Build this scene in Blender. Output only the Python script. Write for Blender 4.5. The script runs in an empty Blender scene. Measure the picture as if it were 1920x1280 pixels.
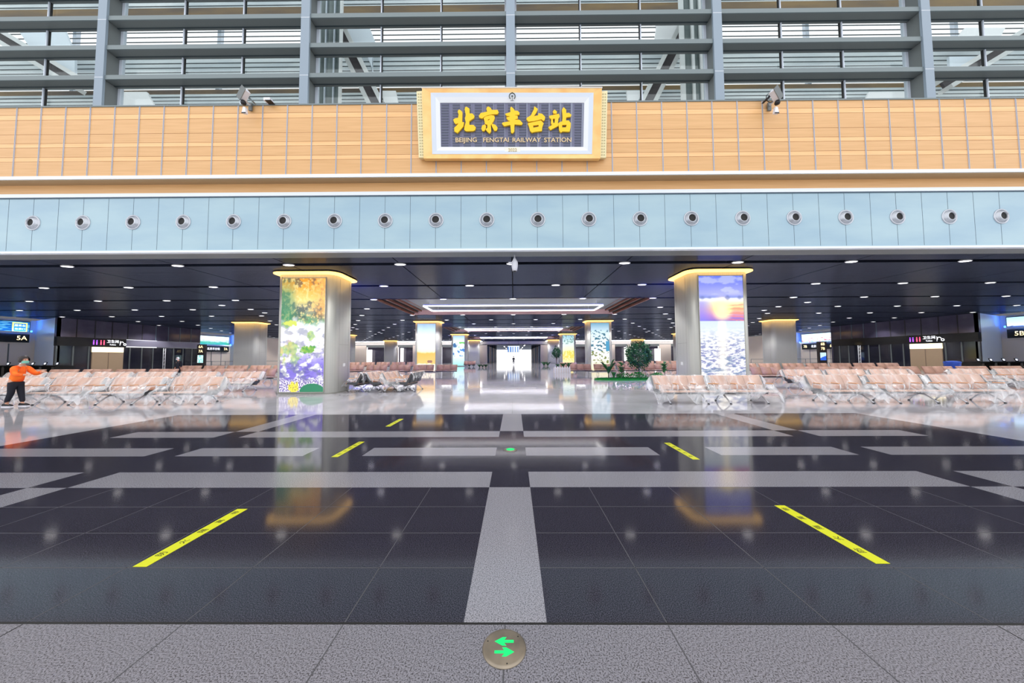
import bpy, bmesh, math, random
from mathutils import Vector, Matrix, noise
from mathutils.geometry import tessellate_polygon
random.seed(7)
S = bpy.context.scene
COL = S.collection
PI = math.pi

# ---------------------------------------------------------------- camera
FPX = 600.0
cam_d = bpy.data.cameras.new('camera'); cam_d.sensor_width = 36; cam_d.lens = FPX/1920*36
cam_d.clip_start = .05; cam_d.clip_end = 500
cam = bpy.data.objects.new('camera', cam_d); COL.objects.link(cam)
CAMZ = 1.7
RM = Matrix.Rotation(math.radians(.37), 3, 'Z') @ Matrix.Rotation(math.radians(90+2.67), 3, 'X') @ Matrix.Rotation(math.radians(-.24), 3, 'Z')
cam.matrix_world = Matrix.Translation((0, 0, CAMZ)) @ RM.to_4x4()
S.camera = cam
def ray(px, py): return RM @ Vector(((px-960)/FPX, -(py-640)/FPX, -1))
def at(px, py, Y):
    d = ray(px, py); return Vector((0, 0, CAMZ)) + d*(Y/d.y)
def onz(px, py, z):
    d = ray(px, py); return Vector((0, 0, CAMZ)) + d*((z-CAMZ)/d.z)
def fl(px, py): return onz(px, py, 0)

# ---------------------------------------------------------------- world, exposure
W = bpy.data.worlds.new('world'); S.world = W; W.use_nodes = True
bg = W.node_tree.nodes['Background']; bg.inputs[0].default_value = (.96, .965, 1, 1); bg.inputs[1].default_value = 1.15
S.view_settings.view_transform = 'Standard'; S.view_settings.look = 'None'
S.view_settings.gamma = 1; S.view_settings.exposure = .45; S.view_settings.use_curve_mapping = False

# ---------------------------------------------------------------- materials
def srgb(r, g, b):
    f = lambda c: (c/255/12.92) if c/255 <= .04045 else ((c/255+.055)/1.055)**2.4
    return (f(r), f(g), f(b), 1)
MATS = {}
def mat(name, c, rough=.5, metal=0, emit=None, es=0, spec=.5, coat=0, trans=0, alpha=1):
    if name in MATS: return MATS[name]
    m = bpy.data.materials.new(name); m.use_nodes = True
    b = m.node_tree.nodes['Principled BSDF']
    b.inputs['Base Color'].default_value = c; b.inputs['Roughness'].default_value = rough
    b.inputs['Metallic'].default_value = metal; b.inputs['Specular IOR Level'].default_value = spec
    b.inputs['Coat Weight'].default_value = coat; b.inputs['Alpha'].default_value = alpha
    if emit: b.inputs['Emission Color'].default_value = emit; b.inputs['Emission Strength'].default_value = es
    MATS[name] = m; return m
def bsdf(m): return m.node_tree.nodes['Principled BSDF']
def noisy(m, c1, c2, scale=(1, 1, 1), ns=5, detail=4, lo=.35, hi=.65, bump=0, bs=None, rough=.5, sock='Base Color'):
    """noise-driven colour between c1 and c2 in object coordinates, optional bump"""
    nt = m.node_tree; N = nt.nodes; L = nt.links
    tc = N.new('ShaderNodeTexCoord'); mp = N.new('ShaderNodeMapping'); mp.inputs['Scale'].default_value = scale
    nz = N.new('ShaderNodeTexNoise'); nz.inputs['Scale'].default_value = ns; nz.inputs['Detail'].default_value = detail; nz.inputs['Roughness'].default_value = rough
    cr = N.new('ShaderNodeValToRGB'); cr.color_ramp.elements[0].position = lo; cr.color_ramp.elements[1].position = hi
    cr.color_ramp.elements[0].color = c1; cr.color_ramp.elements[1].color = c2
    L.new(tc.outputs['Object'], mp.inputs[0]); L.new(mp.outputs[0], nz.inputs['Vector']); L.new(nz.outputs['Fac'], cr.inputs[0])
    L.new(cr.outputs[0], bsdf(m).inputs[sock])
    if bump:
        bp = N.new('ShaderNodeBump'); bp.inputs['Strength'].default_value = bump; bp.inputs['Distance'].default_value = .02
        L.new(nz.outputs['Fac'], bp.inputs['Height']); L.new(bp.outputs[0], bsdf(m).inputs['Normal'])
    return m
def grey(v, a=1, b=1, c=1): return (v*a, v*b, v*c, 1)

M_granite_light = noisy(mat('granite_light', grey(.4), .32), grey(.03, 1, .98, 1.15), grey(.27, 1, .98, 1.1), ns=120, detail=2, lo=.38, hi=.54, rough=.7)
M_granite_strip = noisy(mat('granite_strip', grey(.4), .16), grey(.08, 1, .99, 1.1), grey(.34, 1, .98, 1.08), ns=120, detail=2, lo=.36, hi=.54, rough=.7)
M_granite_dark = noisy(mat('granite_dark', grey(.04), 0.085, spec=.24), grey(.005, 1, .93, 1.3), grey(.085, 1, .93, 1.3), ns=150, detail=2, lo=.4, hi=.68, rough=.75)
M_floor_far = noisy(mat('polished_grey_stone', grey(.4), .07, spec=.6), grey(.42, 1, .99, 1.06), grey(.52, 1, .99, 1.06), ns=.8, detail=3, lo=.3, hi=.7)
M_groove = mat('dark_joint', grey(.008), .6)
M_fine = mat('pale_joint', grey(.075, 1, 1, 1.1), .5)
M_wood_a = noisy(mat('facade_wood', srgb(232, 178, 118), .38), srgb(212, 165, 110), srgb(220, 174, 120), scale=(.25, 1, 6), ns=3, detail=4)
M_wood_b = noisy(mat('facade_wood_pale', srgb(240, 190, 130), .38), srgb(232, 182, 124), srgb(240, 192, 136), scale=(.25, 1, 6), ns=3, detail=4)
M_wood_line = mat('wood_groove', srgb(150, 100, 60), .6)
M_strip = mat('aluminium_strip', srgb(195, 200, 215), .35, .3)
M_whitetrim = mat('white_metal_trim', srgb(232, 240, 246), .3)
M_blue = noisy(mat('pale_blue_panel', srgb(165, 196, 210), .12, spec=.5), srgb(156, 186, 202), srgb(170, 198, 208), scale=(.3, 1, 1), ns=1.2)
M_panelgap = mat('panel_gap', srgb(80, 100, 115), .5)
M_soffit = mat('tan_soffit', srgb(178, 150, 112), .5)
M_steel = mat('blue_grey_steel', srgb(140, 155, 168), .42, .15)
M_steel2 = mat('grey_green_steel', srgb(118, 130, 132), .45, .15)
M_steeld = mat('mid_grey_steel', srgb(112, 118, 118), .45, .15)
M_white = mat('white_paint', srgb(236, 238, 238), .45)
M_pale = noisy(mat('pale_blind', srgb(190, 203, 208), .5), srgb(180, 192, 198), srgb(216, 224, 226), scale=(.3, 1, 2), ns=1)
M_brown = noisy(mat('brown_band', srgb(92, 74, 48), .5), srgb(70, 56, 46), srgb(125, 98, 50), scale=(.2, 1, 1), ns=1)
M_darkgap = mat('dark_bar', srgb(42, 56, 62), .5)
M_ceil = noisy(mat('dark_ceiling_baffle', grey(.05, .9, 1, 1.3), .27, .0, spec=.22), grey(.01, .8, 1, 1.7), grey(.026, .8, 1, 1.7), scale=(.05, 9, 1), ns=2, detail=3, bump=.35)
bsdf(M_ceil).inputs['Specular IOR Level'].default_value = 0
def add_gloss(m, col, r):
    N = m.node_tree.nodes; L = m.node_tree.links; g = N.new('ShaderNodeBsdfGlossy'); g.inputs[0].default_value = col; g.inputs['Roughness'].default_value = r
    a = N.new('ShaderNodeAddShader'); L.new(bsdf(m).outputs[0], a.inputs[0]); L.new(g.outputs[0], a.inputs[1]); L.new(a.outputs[0], N['Material Output'].inputs[0])
    bp = [n for n in N if n.type == 'BUMP'][0]; L.new(bp.outputs[0], g.inputs['Normal'])
add_gloss(M_ceil, (.1, .112, .14, 1), .2)
M_black = mat('matt_black', grey(.006), .6)
M_blackgloss = mat('black_gloss', grey(.008), .2)
M_clad = noisy(mat('column_cladding', srgb(205, 205, 196), .3), srgb(196, 198, 190), srgb(208, 208, 200), scale=(14, 14, .02), ns=4, detail=1, bump=.12)
M_cladt = mat('column_edge', srgb(160, 160, 152), .35)
M_amber = mat('amber_cove', srgb(240, 200, 120), .5, emit=(1, .58, .15, 1), es=1.9)
M_slat = noisy(mat('brown_wood_slat', srgb(120, 70, 50), .5), srgb(112, 64, 46), srgb(140, 84, 62), scale=(1, .2, 1), ns=6)
M_coffer = mat('pink_beige_panel', srgb(200, 160, 148), .5)
M_led = mat('white_led', (1, 1, 1, 1), .4, emit=(1, .96, .95, 1), es=5)
M_lamp = mat('downlight_lens', (1, 1, 1, 1), .4, emit=(1, .97, .95, 1), es=4)
M_lampring = mat('downlight_ring', srgb(215, 215, 220), .3)
M_peach = noisy(mat('peach_upholstery', srgb(225, 165, 125), .5), srgb(202, 156, 132), srgb(216, 180, 158), ns=3)
M_peach2 = noisy(mat('tan_upholstery', srgb(205, 150, 120), .5), srgb(174, 134, 116), srgb(194, 156, 138), ns=3)
M_seatedge = mat('dark_seat_shell', srgb(60, 62, 66), .4)
M_chrome = mat('polished_aluminium', srgb(222, 226, 232), .2, .35)
M_armwood = mat('armrest_wood', srgb(214, 156, 106), .4)
M_wallwhite = mat('white_wall_panel', srgb(228, 222, 216), .35)
M_wallpink = mat('cream_wall_panel', srgb(240, 226, 212), .4)
M_darkglass = mat('dark_glazing', srgb(34, 36, 48), .08, spec=.8)
M_upglass = noisy(mat('smoky_wall_panel', srgb(70, 66, 86), .1, spec=.8), srgb(62, 58, 78), srgb(84, 80, 96), ns=.4)
M_bluewing = mat('pale_blue_wing', srgb(206, 220, 238), .3)
M_greyband = mat('lilac_grey_band', srgb(150, 148, 168), .35)
M_beige = mat('beige_door', srgb(190, 165, 135), .45)
M_litpanel = mat('lit_panel', (1, 1, 1, 1), .4, emit=(1, .86, .45, 1), es=1.3)
M_cream = mat('lit_cream', (1, .95, .85, 1), .5)
M_yellow = mat('yellow_tape', srgb(222, 226, 20), .35)
M_ink = mat('black_ink', grey(.01), .5)
M_gold = mat('gold_lettering', srgb(252, 205, 10), .35, emit=srgb(250, 190, 5), es=0)
M_goldd = mat('dull_gold_lettering', srgb(214, 190, 150), .3, .4)
M_orangeframe = noisy(mat('ochre_frame', srgb(246, 196, 120), .4), srgb(244, 188, 112), srgb(250, 212, 140), ns=1.5)
M_ivory = mat('ivory_carving', srgb(232, 222, 176), .4)
M_silver = mat('silver_frame', srgb(205, 214, 226), .3, .15)
M_silver2 = mat('silver_frame_light', srgb(228, 232, 236), .3, .1)
M_signtext = mat('sign_text_lit', (1, 1, 1, 1), .5, emit=(.95, .96, 1, 1), es=1.3)
M_signgold = mat('sign_text_gold', (1, .8, .4, 1), .5, emit=(1, .78, .42, 1), es=1.4)
M_green = mat('green_arrow', (0, .25, .06, 1), .5, emit=(.0, .8, .16, 1), es=.8)
M_disc = noisy(mat('brushed_steel_disc', srgb(150, 142, 128), .35, .5), srgb(118, 110, 98), srgb(160, 148, 130), ns=4)
M_leaf = noisy(mat('leaf_green', srgb(30, 90, 50), .5), srgb(12, 58, 36), srgb(48, 120, 52), ns=4)
M_leaf2 = noisy(mat('leaf_bright', srgb(50, 130, 60), .5), srgb(24, 98, 48), srgb(90, 160, 70), ns=4)
M_grass = noisy(mat('turf_green', srgb(20, 140, 30), .7), srgb(8, 90, 22), srgb(24, 165, 40), ns=30)
M_trunk = mat('pale_trunk', srgb(130, 112, 95), .7)
M_skin = mat('skin', srgb(214, 160, 134), .5)
M_orange = noisy(mat('orange_fleece', srgb(255, 105, 20), .8), srgb(250, 88, 12), srgb(255, 128, 30), ns=5)
M_navy = mat('dark_navy_cloth', srgb(18, 20, 34), .8)
M_hair = mat('dark_hair', srgb(34, 20, 20), .5)
M_mask = mat('pale_green_mask', srgb(130, 200, 180), .6)
M_shoe = mat('black_shoe', srgb(20, 20, 26), .5)
M_sole = mat('white_sole', srgb(230, 228, 235), .5)
M_camwhite = mat('camera_white', srgb(228, 230, 238), .35)
M_bluebin = mat('blue_plastic', srgb(30, 80, 190), .4)
M_air = mat('nozzle_silver', srgb(200, 205, 212), .3, .5)

def glass_mat():
    m = bpy.data.materials.new('thin_glass'); m.use_nodes = True; N = m.node_tree.nodes; L = m.node_tree.links
    N.clear(); o = N.new('ShaderNodeOutputMaterial'); mx = N.new('ShaderNodeMixShader'); t = N.new('ShaderNodeBsdfTransparent'); g = N.new('ShaderNodeBsdfGlossy')
    t.inputs[0].default_value = (.95, .975, .97, 1); g.inputs['Roughness'].default_value = .03; g.inputs[0].default_value = (.8, .85, .85, 1)
    mx.inputs[0].default_value = .05; L.new(t.outputs[0], mx.inputs[1]); L.new(g.outputs[0], mx.inputs[2]); L.new(mx.outputs[0], o.inputs[0]); return m
M_glass = glass_mat()
def plastic_mat():
    m = bpy.data.materials.new('plastic_film'); m.use_nodes = True; N = m.node_tree.nodes; L = m.node_tree.links
    b = N['Principled BSDF']; b.inputs['Base Color'].default_value = (.93, .95, .97, 1); b.inputs['Roughness'].default_value = .22
    b.inputs['Specular IOR Level'].default_value = .8
    tr = N.new('ShaderNodeBsdfTransparent'); mx = N.new('ShaderNodeMixShader'); tc = N.new('ShaderNodeTexCoord'); mp = N.new('ShaderNodeMapping'); mp.inputs['Scale'].default_value = (1, .45, .4)
    nz = N.new('ShaderNodeTexNoise'); nz.inputs['Scale'].default_value = 3.2; nz.inputs['Detail'].default_value = 3; nz.inputs['Distortion'].default_value = 1.1
    cr = N.new('ShaderNodeMapRange'); cr.inputs[1].default_value = .4; cr.inputs[2].default_value = .68; cr.inputs[3].default_value = .13; cr.inputs[4].default_value = .5
    bp = N.new('ShaderNodeBump'); bp.inputs['Strength'].default_value = .45; bp.inputs['Distance'].default_value = .08
    L.new(tc.outputs['Object'], mp.inputs[0]); L.new(mp.outputs[0], nz.inputs['Vector']); L.new(nz.outputs['Fac'], cr.inputs[0]); L.new(nz.outputs['Fac'], bp.inputs['Height']); L.new(bp.outputs[0], b.inputs['Normal'])
    L.new(cr.outputs[0], mx.inputs[0]); L.new(tr.outputs[0], mx.inputs[1]); L.new(b.outputs[0], mx.inputs[2])
    L.new(mx.outputs[0], N['Material Output'].inputs[0]); return m
M_film = plastic_mat()
def picture_mat(name, strength):
    m = bpy.data.materials.new(name); m.use_nodes = True; N = m.node_tree.nodes; L = m.node_tree.links
    a = N.new('ShaderNodeAttribute'); a.attribute_name = 'Col'; b = N['Principled BSDF']
    b.inputs['Base Color'].default_value = (.02, .02, .02, 1); b.inputs['Roughness'].default_value = .25
    L.new(a.outputs['Color'], b.inputs['Emission Color']); b.inputs['Emission Strength'].default_value = strength; return m
M_pic = picture_mat('backlit_picture', .68)
M_pic2 = picture_mat('led_screen', 1.0)

# ---------------------------------------------------------------- mesh helpers
class MB:
    def __init__(s): s.v = []; s.f = []; s.m = []; s.mats = []; s.sm = []
    def mi(s, m):
        if m not in s.mats: s.mats.append(m)
        return s.mats.index(m)
    def face(s, pts, m, smooth=False):
        i = len(s.v); s.v += [tuple(p) for p in pts]; s.f.append(tuple(range(i, i+len(pts)))); s.m.append(s.mi(m)); s.sm.append(smooth)
    def box(s, x0, x1, y0, y1, z0, z1, m, M=None):
        c = [(x0,y0,z0),(x1,y0,z0),(x1,y1,z0),(x0,y1,z0),(x0,y0,z1),(x1,y0,z1),(x1,y1,z1),(x0,y1,z1)]
        if M is not None: c = [tuple(M @ Vector(p)) for p in c]
        i = len(s.v); s.v += c
        for q in ((3,2,1,0),(4,5,6,7),(0,1,5,4),(1,2,6,5),(2,3,7,6),(3,0,4,7)):
            s.f.append(tuple(i+k for k in q)); s.m.append(s.mi(m)); s.sm.append(False)
    def prism(s, poly, axis_vec, m, smooth=False):
        """poly: list of 3D points (closed loop), extruded by axis_vec"""
        n = len(poly); a = [Vector(p) for p in poly]; b = [p+Vector(axis_vec) for p in a]; i = len(s.v)
        s.v += [tuple(p) for p in a+b]; k = s.mi(m)
        s.f.append(tuple(range(i+n-1, i-1, -1))); s.m.append(k); s.sm.append(False)
        s.f.append(tuple(range(i+n, i+2*n))); s.m.append(k); s.sm.append(False)
        for j in range(n):
            s.f.append((i+j, i+(j+1) % n, i+n+(j+1) % n, i+n+j)); s.m.append(k); s.sm.append(smooth)
    def tube(s, pts, r, m, n=8, close=False):
        P = [Vector(p) for p in pts]; rr = r if isinstance(r, (list, tuple)) else [r]*len(P); k = s.mi(m); base = len(s.v); up = Vector((0, 0, 1))
        last = None
        for j, p in enumerate(P):
            if close: t = P[(j+1) % len(P)]-P[j-1]
            else: t = P[min(j+1, len(P)-1)]-P[max(j-1, 0)]
            t.normalize()
            if last is None:
                a = t.cross(Vector((0, 0, 1)) if abs(t.z) < .9 else Vector((1, 0, 0))).normalized()
            else: a = (last - t*last.dot(t)).normalized()
            last = a; b = t.cross(a)
            for q in range(n):
                th = 2*PI*q/n; s.v.append(tuple(p+(a*math.cos(th)+b*math.sin(th))*rr[j]))
        J = len(P)
        for j in range(J if close else J-1):
            for q in range(n):
                s.f.append((base+j*n+q, base+j*n+(q+1) % n, base+((j+1) % J)*n+(q+1) % n, base+((j+1) % J)*n+q)); s.m.append(k); s.sm.append(True)
        if not close:
            s.f.append(tuple(base+q for q in range(n-1, -1, -1))); s.m.append(k); s.sm.append(False)
            s.f.append(tuple(base+(J-1)*n+q for q in range(n))); s.m.append(k); s.sm.append(False)
    def lathe(s, prof, m, n=24, M=None, cap=True):
        """prof: list of (r,z)"""
        k = s.mi(m); base = len(s.v)
        for (r, z) in prof:
            for q in range(n):
                th = 2*PI*q/n; p = Vector((r*math.cos(th), r*math.sin(th), z))
                s.v.append(tuple(M @ p) if M is not None else tuple(p))
        for j in range(len(prof)-1):
            for q in range(n):
                s.f.append((base+j*n+q, base+j*n+(q+1) % n, base+(j+1)*n+(q+1) % n, base+(j+1)*n+q)); s.m.append(k); s.sm.append(True)
        if cap:
            s.f.append(tuple(base+q for q in range(n-1, -1, -1))); s.m.append(k); s.sm.append(False)
            s.f.append(tuple(base+(len(prof)-1)*n+q for q in range(n))); s.m.append(k); s.sm.append(False)
    def build(s, name, parent=None, loc=None):
        me = bpy.data.meshes.new(name); me.from_pydata(s.v, [], s.f)
        for m in s.mats: me.materials.append(m)
        me.polygons.foreach_set('material_index', s.m); me.polygons.foreach_set('use_smooth', s.sm)
        me.update(); o = bpy.data.objects.new(name, me); COL.objects.link(o)
        if parent: o.parent = parent
        if loc: o.location = loc
        return o
def tag(o, label=None, cat=None, group=None, kind=None):
    if label: o['label'] = label
    if cat: o['category'] = cat
    if group: o['group'] = group
    if kind: o['kind'] = kind
    return o
def empty(name, loc=(0, 0, 0), rz=0):
    o = bpy.data.objects.new(name, None); COL.objects.link(o); o.location = loc; o.rotation_euler = (0, 0, rz); o.empty_display_size = .1; return o
def struct(o): o['kind'] = 'structure'; return o
def kids(o): return [c for c in KID.get(o.name, [])]
KID = {}
def copy_tree(o, parent=None):
    c = o.copy(); COL.objects.link(c)
    if parent: c.parent = parent
    for ch in list(o.children): copy_tree(ch, c)
    return c
ORD = ['', 'first', 'second', 'third', 'fourth', 'fifth', 'sixth', 'seventh', 'eighth', 'ninth', 'tenth', 'eleventh', 'twelfth', 'thirteenth', 'fourteenth', 'fifteenth', 'sixteenth', 'seventeenth', 'eighteenth', 'nineteenth', 'twentieth', 'twenty-first', 'twenty-second']
def rrect(x0, x1, y0, y1, r, n=6):
    pts = []
    for cx, cy, a0 in ((x1-r, y1-r, 0), (x0+r, y1-r, 90), (x0+r, y0+r, 180), (x1-r, y0+r, 270)):
        for k in range(n+1):
            a = math.radians(a0+90*k/n); pts.append((cx+r*math.cos(a), cy+r*math.sin(a)))
    return pts
def text(name, body, size, m, M, parent=None, depth=.01, align='CENTER', off=0, sx=1):
    cu = bpy.data.curves.new(name, 'FONT'); cu.body = body; cu.size = size; cu.extrude = depth/2; cu.align_x = align; cu.align_y = 'CENTER'; cu.offset = off
    cu.resolution_u = 3
    t = bpy.data.objects.new(name, cu); COL.objects.link(t); bpy.context.view_layer.update()
    me = bpy.data.meshes.new_from_object(t.evaluated_get(bpy.context.evaluated_depsgraph_get()))
    bpy.data.objects.remove(t); me.name = name
    me.materials.clear(); me.materials.append(m)
    me.transform(M @ Matrix.Diagonal((sx, 1, 1, 1)))
    o = bpy.data.objects.new(name, me); COL.objects.link(o)
    if parent: o.parent = parent
    return o
def basis(origin, xdir, ydir):
    x = Vector(xdir).normalized(); y = Vector(ydir); y = (y-x*y.dot(x)).normalized(); z = x.cross(y)
    M = Matrix((x, y, z)).transposed().to_4x4(); M.translation = Vector(origin); return M
def fbm(x, y, z=0, o=4): return noise.fractal(Vector((x, y, z)), 1.0, 2.0, o)   # about -1..1
def picture(name, w, h, nx, ny, fn, M, m, parent):
    """flat backlit picture: grid mesh in local (u right, v up), colours from fn(u,v) in 0..1"""
    me = bpy.data.meshes.new(name); V = []; F = []; C = []
    for j in range(ny+1):
        for i in range(nx+1):
            u, v = i/nx, j/ny
            V.append(tuple(M @ Vector(((u-.5)*w, v*h, 0)))); c = fn(u, v); C.append((max(c[0], 0), max(c[1], 0), max(c[2], 0), 1))
    for j in range(ny):
        for i in range(nx):
            a = j*(nx+1)+i; F.append((a, a+1, a+nx+2, a+nx+1))
    me.from_pydata(V, [], F); at_ = me.color_attributes.new('Col', 'FLOAT_COLOR', 'POINT')
    at_.data.foreach_set('color', [x for c in C for x in c]); me.materials.append(m); me.update()
    o = bpy.data.objects.new(name, me); COL.objects.link(o)
    if parent: o.parent = parent
    return o
def lerp(a, b, t): t = max(0, min(1, t)); return tuple(a[k]+(b[k]-a[k])*t for k in range(3))
def L3(r, g, b): return srgb(r, g, b)[:3]
def grad(stops, t):
    for (t0, c0), (t1, c1) in zip(stops, stops[1:]):
        if t <= t1: return lerp(c0, c1, (t-t0)/(t1-t0+1e-9))
    return stops[-1][1]

# ================================================================ FLOOR
X0 = -.065
YN, Y1, Y2, Y3, Y4, Y5, Y6, YD = 2.13, 4.25, 4.81, 5.58, 6.07, 6.86, 7.39, 9.53
xs = sorted(set([-60, -10.0, -8.65, -6.41, -5.88, -3.66, -2.63, X0-.266, X0+.266, 2.49, 3.54, 5.88, 6.42, 8.7, 10.0, 60]))
ys = [-3, YN-.018, YN, Y1, Y2, Y3, Y4, Y5, Y6, YD, 170]
mb = MB()
def fmat(x, y):
    if y < YN-.018: return M_granite_light
    if y < YN: return M_groove
    if y > YD or abs(x) > 10: return M_floor_far
    c = abs(x-X0) < .266; s = -6.41 < x < -5.88 or 5.88 < x < 6.42
    if c or s: return M_granite_strip if (y < Y1 or y > Y6) else M_granite_dark
    if Y1 < y < Y2: return M_granite_strip
    if Y5 < y < Y6: return M_granite_strip if abs(x) < 8.68 else M_granite_dark
    if Y3 < y < Y4: return M_granite_dark if (2.49 < x < 3.54 or -3.66 < x < -2.63) else M_granite_strip
    return M_granite_dark
for i in range(len(xs)-1):
    for j in range(len(ys)-1):
        a, b, c, d = xs[i], xs[i+1], ys[j], ys[j+1]
        mb.face([(a, c, 0), (b, c, 0), (b, d, 0), (a, d, 0)], fmat((a+b)/2, (c+d)/2))
zj = .0006
for k in range(-2, 3):                                   # tile joints across
    pass
for y in (2.66, 3.17, 3.71):
    for a, b in ((-5.88, X0-.266), (X0+.266, 5.88)): mb.box(a, b, y-.004, y+.004, 0, zj, M_fine)
for k in range(-5, 6):
    if k == 0: continue
    x = X0+k*1.03
    mb.box(x-.0035, x+.0035, YN, Y1, 0, zj, M_fine)
for k in range(-3, 4):
    x = X0+k*1.03
    mb.box(x-.004, x+.004, -1, YN-.02, 0, zj, M_groove if abs(k) == 3 else M_fine)
for k in range(-20, 21):
    x = X0+k*1.2*2
    mb.box(x-.006, x+.006, YD, 84, 0, zj, M_fine)
for k in range(0, 30): mb.box(-50, 50, YD+k*2.4, YD+k*2.4+.012, 0, zj, M_fine)
struct(mb.build('floor'))

# floor tapes
def tape(xc, y0, y1, w, label):
    t = empty('floor_tape', (xc, y0, 0)); tag(t, label, 'tape', 'yellow warning tapes on the dark floor')
    b = MB(); b.box(-w/2, w/2, 0, y1-y0, .0004, .0022, M_yellow); b.build('tape_strip', t)
    n = 5; L = y1-y0
    for i, ch in enumerate('防火隔离带'):
        yy = L*(.17+.185*i)
        text('tape_character', ch, w*.62, M_ink, basis((0, yy, .0028), (0, 1, 0), (-1, 0, 0)), t, .0008, sx=1)
tape(-3.06, 2.67, 3.66, .115, 'yellow warning tape with black characters on the dark floor, nearest one on the left')
tape(3.0, 2.71, 3.73, .115, 'yellow warning tape with black characters on the dark floor, nearest one on the right')
tape(-3.07, 5.52, 6.5, .115, 'middle of the three yellow floor tapes on the left')
tape(2.98, 5.35, 6.36, .115, 'farther of the two yellow floor tapes on the right')
tape(-3.1, 7.9, 8.85, .115, 'farthest and smallest of the three yellow floor tapes on the left')

# floor discs
d = empty('floor_marker', tuple(fl(945.5, 1215))); d.location.z = 0; tag(d, 'round steel floor marker with two green arrows on the pale granite in front', 'floor marker')
b = MB(); b.lathe([(.128, 0), (.128, .004), (.122, .009), (.11, .0095), (.001, .0095)], M_disc, 48); b.build('steel_disc', d)
def arrow(sgn, y0):
    b = MB(); pts = [(-.055, -.009), (.002, -.009), (-.012, -.028), (.012, -.028), (.058, 0), (.012, .028), (-.012, .028), (.002, .009), (-.055, .009)]
    pts = [(sgn*x, y) for x, y in pts]
    if sgn < 0: pts = pts[::-1]
    b.prism([(x, y+y0, .0096) for x, y in pts], (0, 0, .0012), M_green); return b.build('green_arrow', d)
arrow(-1, .034); arrow(1, -.034)
for a in (40, 160, 280):
    b = MB(); b.lathe([(.004, .0095), (.004, .0108)], M_groove, 8, Matrix.Translation((.105*math.cos(math.radians(a)), .105*math.sin(math.radians(a)), 0))); b.build('screw', d)
p = fl(957, 843); d = empty('floor_marker', (p.x, p.y, 0)); tag(d, 'small round floor marker glowing green on the dark strip in mid floor', 'floor marker')
b = MB(); b.lathe([(.125, 0), (.125, .004), (.115, .008), (.001, .008)], M_disc, 32); b.build('steel_disc', d)
b = MB(); b.lathe([(.075, .008), (.075, .0095), (.001, .0095)], M_green, 24); b.build('green_lens', d)

# ================================================================ FACADE
YF = 11.9; CH = 5.7
def zat(py, Y, px=960): return at(px, py, Y).z
YW = 11.55
zWt = zat(194, YW); zWb = zat(325, YW); zTr = zat(331, YW)
mb = MB()
lines = [194, 208, 217.5, 245, 262, 270, 288, 296.5, 325]
kinds = [M_wood_a, M_wood_b, M_wood_a, M_wood_a, M_wood_b, M_wood_a, M_wood_b, M_wood_a]
for k in range(8):
    z1 = zat(lines[k], YW); z0 = zat(lines[k+1], YW)
    mb.box(-32, 32, YW, YW+.12, z0+.012, z1, kinds[k]); mb.box(-32, 32, YW+.01, YW+.12, z0, z0+.012, M_wood_line)
pit = .933
for k in range(-34, 35):
    x = X0+k*pit; mb.box(x-.018, x+.018, YW-.02, YW, zWb, zWt, M_strip); mb.box(x-.006, x+.006, YW-.022, YW-.02, zWb, zWt, M_panelgap)
mb.box(-32, 32, YW-.03, YW+.5, zWt, zWt+.05, M_steel2)
struct(mb.build('wall_front'))
mb = MB(); mb.box(-32, 32, YW-.06, YW+.1, zTr, zWb, M_whitetrim); mb.box(-32, 32, YW-.02, YF, zTr-.02, zTr, M_soffit); struct(mb.build('trim_1'))
zA = zat(340, YF); zB = zat(358.5, YF); zC = zat(365, YF); zD = zat(463, YF)
mb = MB(); mb.box(-32, 32, YF-.02, YF+.15, zB, zTr, M_wood_a); struct(mb.build('wall_front_lower'))['label'] = 'lower orange wood band of the facade'
mb = MB(); mb.box(-32, 32, YF-.06, YF+.1, zC, zB, M_whitetrim); mb.box(-32, 32, YF-.03, YF+.1, zC-.03, zC, M_panelgap); struct(mb.build('trim_2'))
mb = MB(); mb.box(-32, 32, YF, YF+.15, CH+.05, zC, M_blue)
NS = 1.93; zN = zat(412, YF)
for k in range(-34, 35):
    x = X0+(k)*NS/2; mb.box(x-.006, x+.006, YF-.003, YF, CH+.1, zC-.02, M_panelgap)
struct(mb.build('wall_fascia'))
mb = MB(); mb.box(-32, 32, YF-.05, YF+.12, CH-.02, CH+.06, M_whitetrim); mb.box(-32, 32, YF+.12, YF+.75, CH-.01, CH+.05, M_steeld); struct(mb.build('trim_3'))

# nozzles: each a ring, a cone and a dark mouth turned a little up
b = MB(); RX = Matrix.Rotation(PI/2, 4, 'X')
noz = empty('air_nozzle', (0, 0, 0))
b = MB(); b.lathe([(.285, 0), (.285, .025), (.262, .035), (.24, .02), (.24, 0)], M_air, 40, RX, cap=False); b.build('mount_ring', noz)
T = RX
b = MB(); b.lathe([(.235, 0), (.215, .035), (.18, .075), (.155, .1), (.145, .105), (.138, .1), (.134, .05)], M_air, 40, T, cap=False)
for r, z in ((.205, .045), (.185, .068), (.167, .088)): b.lathe([(r+.003, z-.006), (r+.008, z), (r+.003, z+.006)], M_chrome, 40, T, cap=False)
b.build('cone', noz)
b = MB(); b.lathe([(.001, .05), (.136, .055)], M_black, 32, T, cap=False); b.build('mouth', noz)
for k in range(20):
    o = noz if k == 0 else copy_tree(noz)
    o.location = (X0+(k-9.5)*NS+.02, YF, zN)
    side = 'left' if k < 10 else 'right'; n = k+1 if k < 10 else 20-k
    tag(o, 'round silver air nozzle in the pale blue fascia, %s' % (('%smost one' % side) if n == 1 else '%s from the %s end' % (ORD[n], side)), 'air nozzle', 'air nozzles in a row along the fascia')

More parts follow.
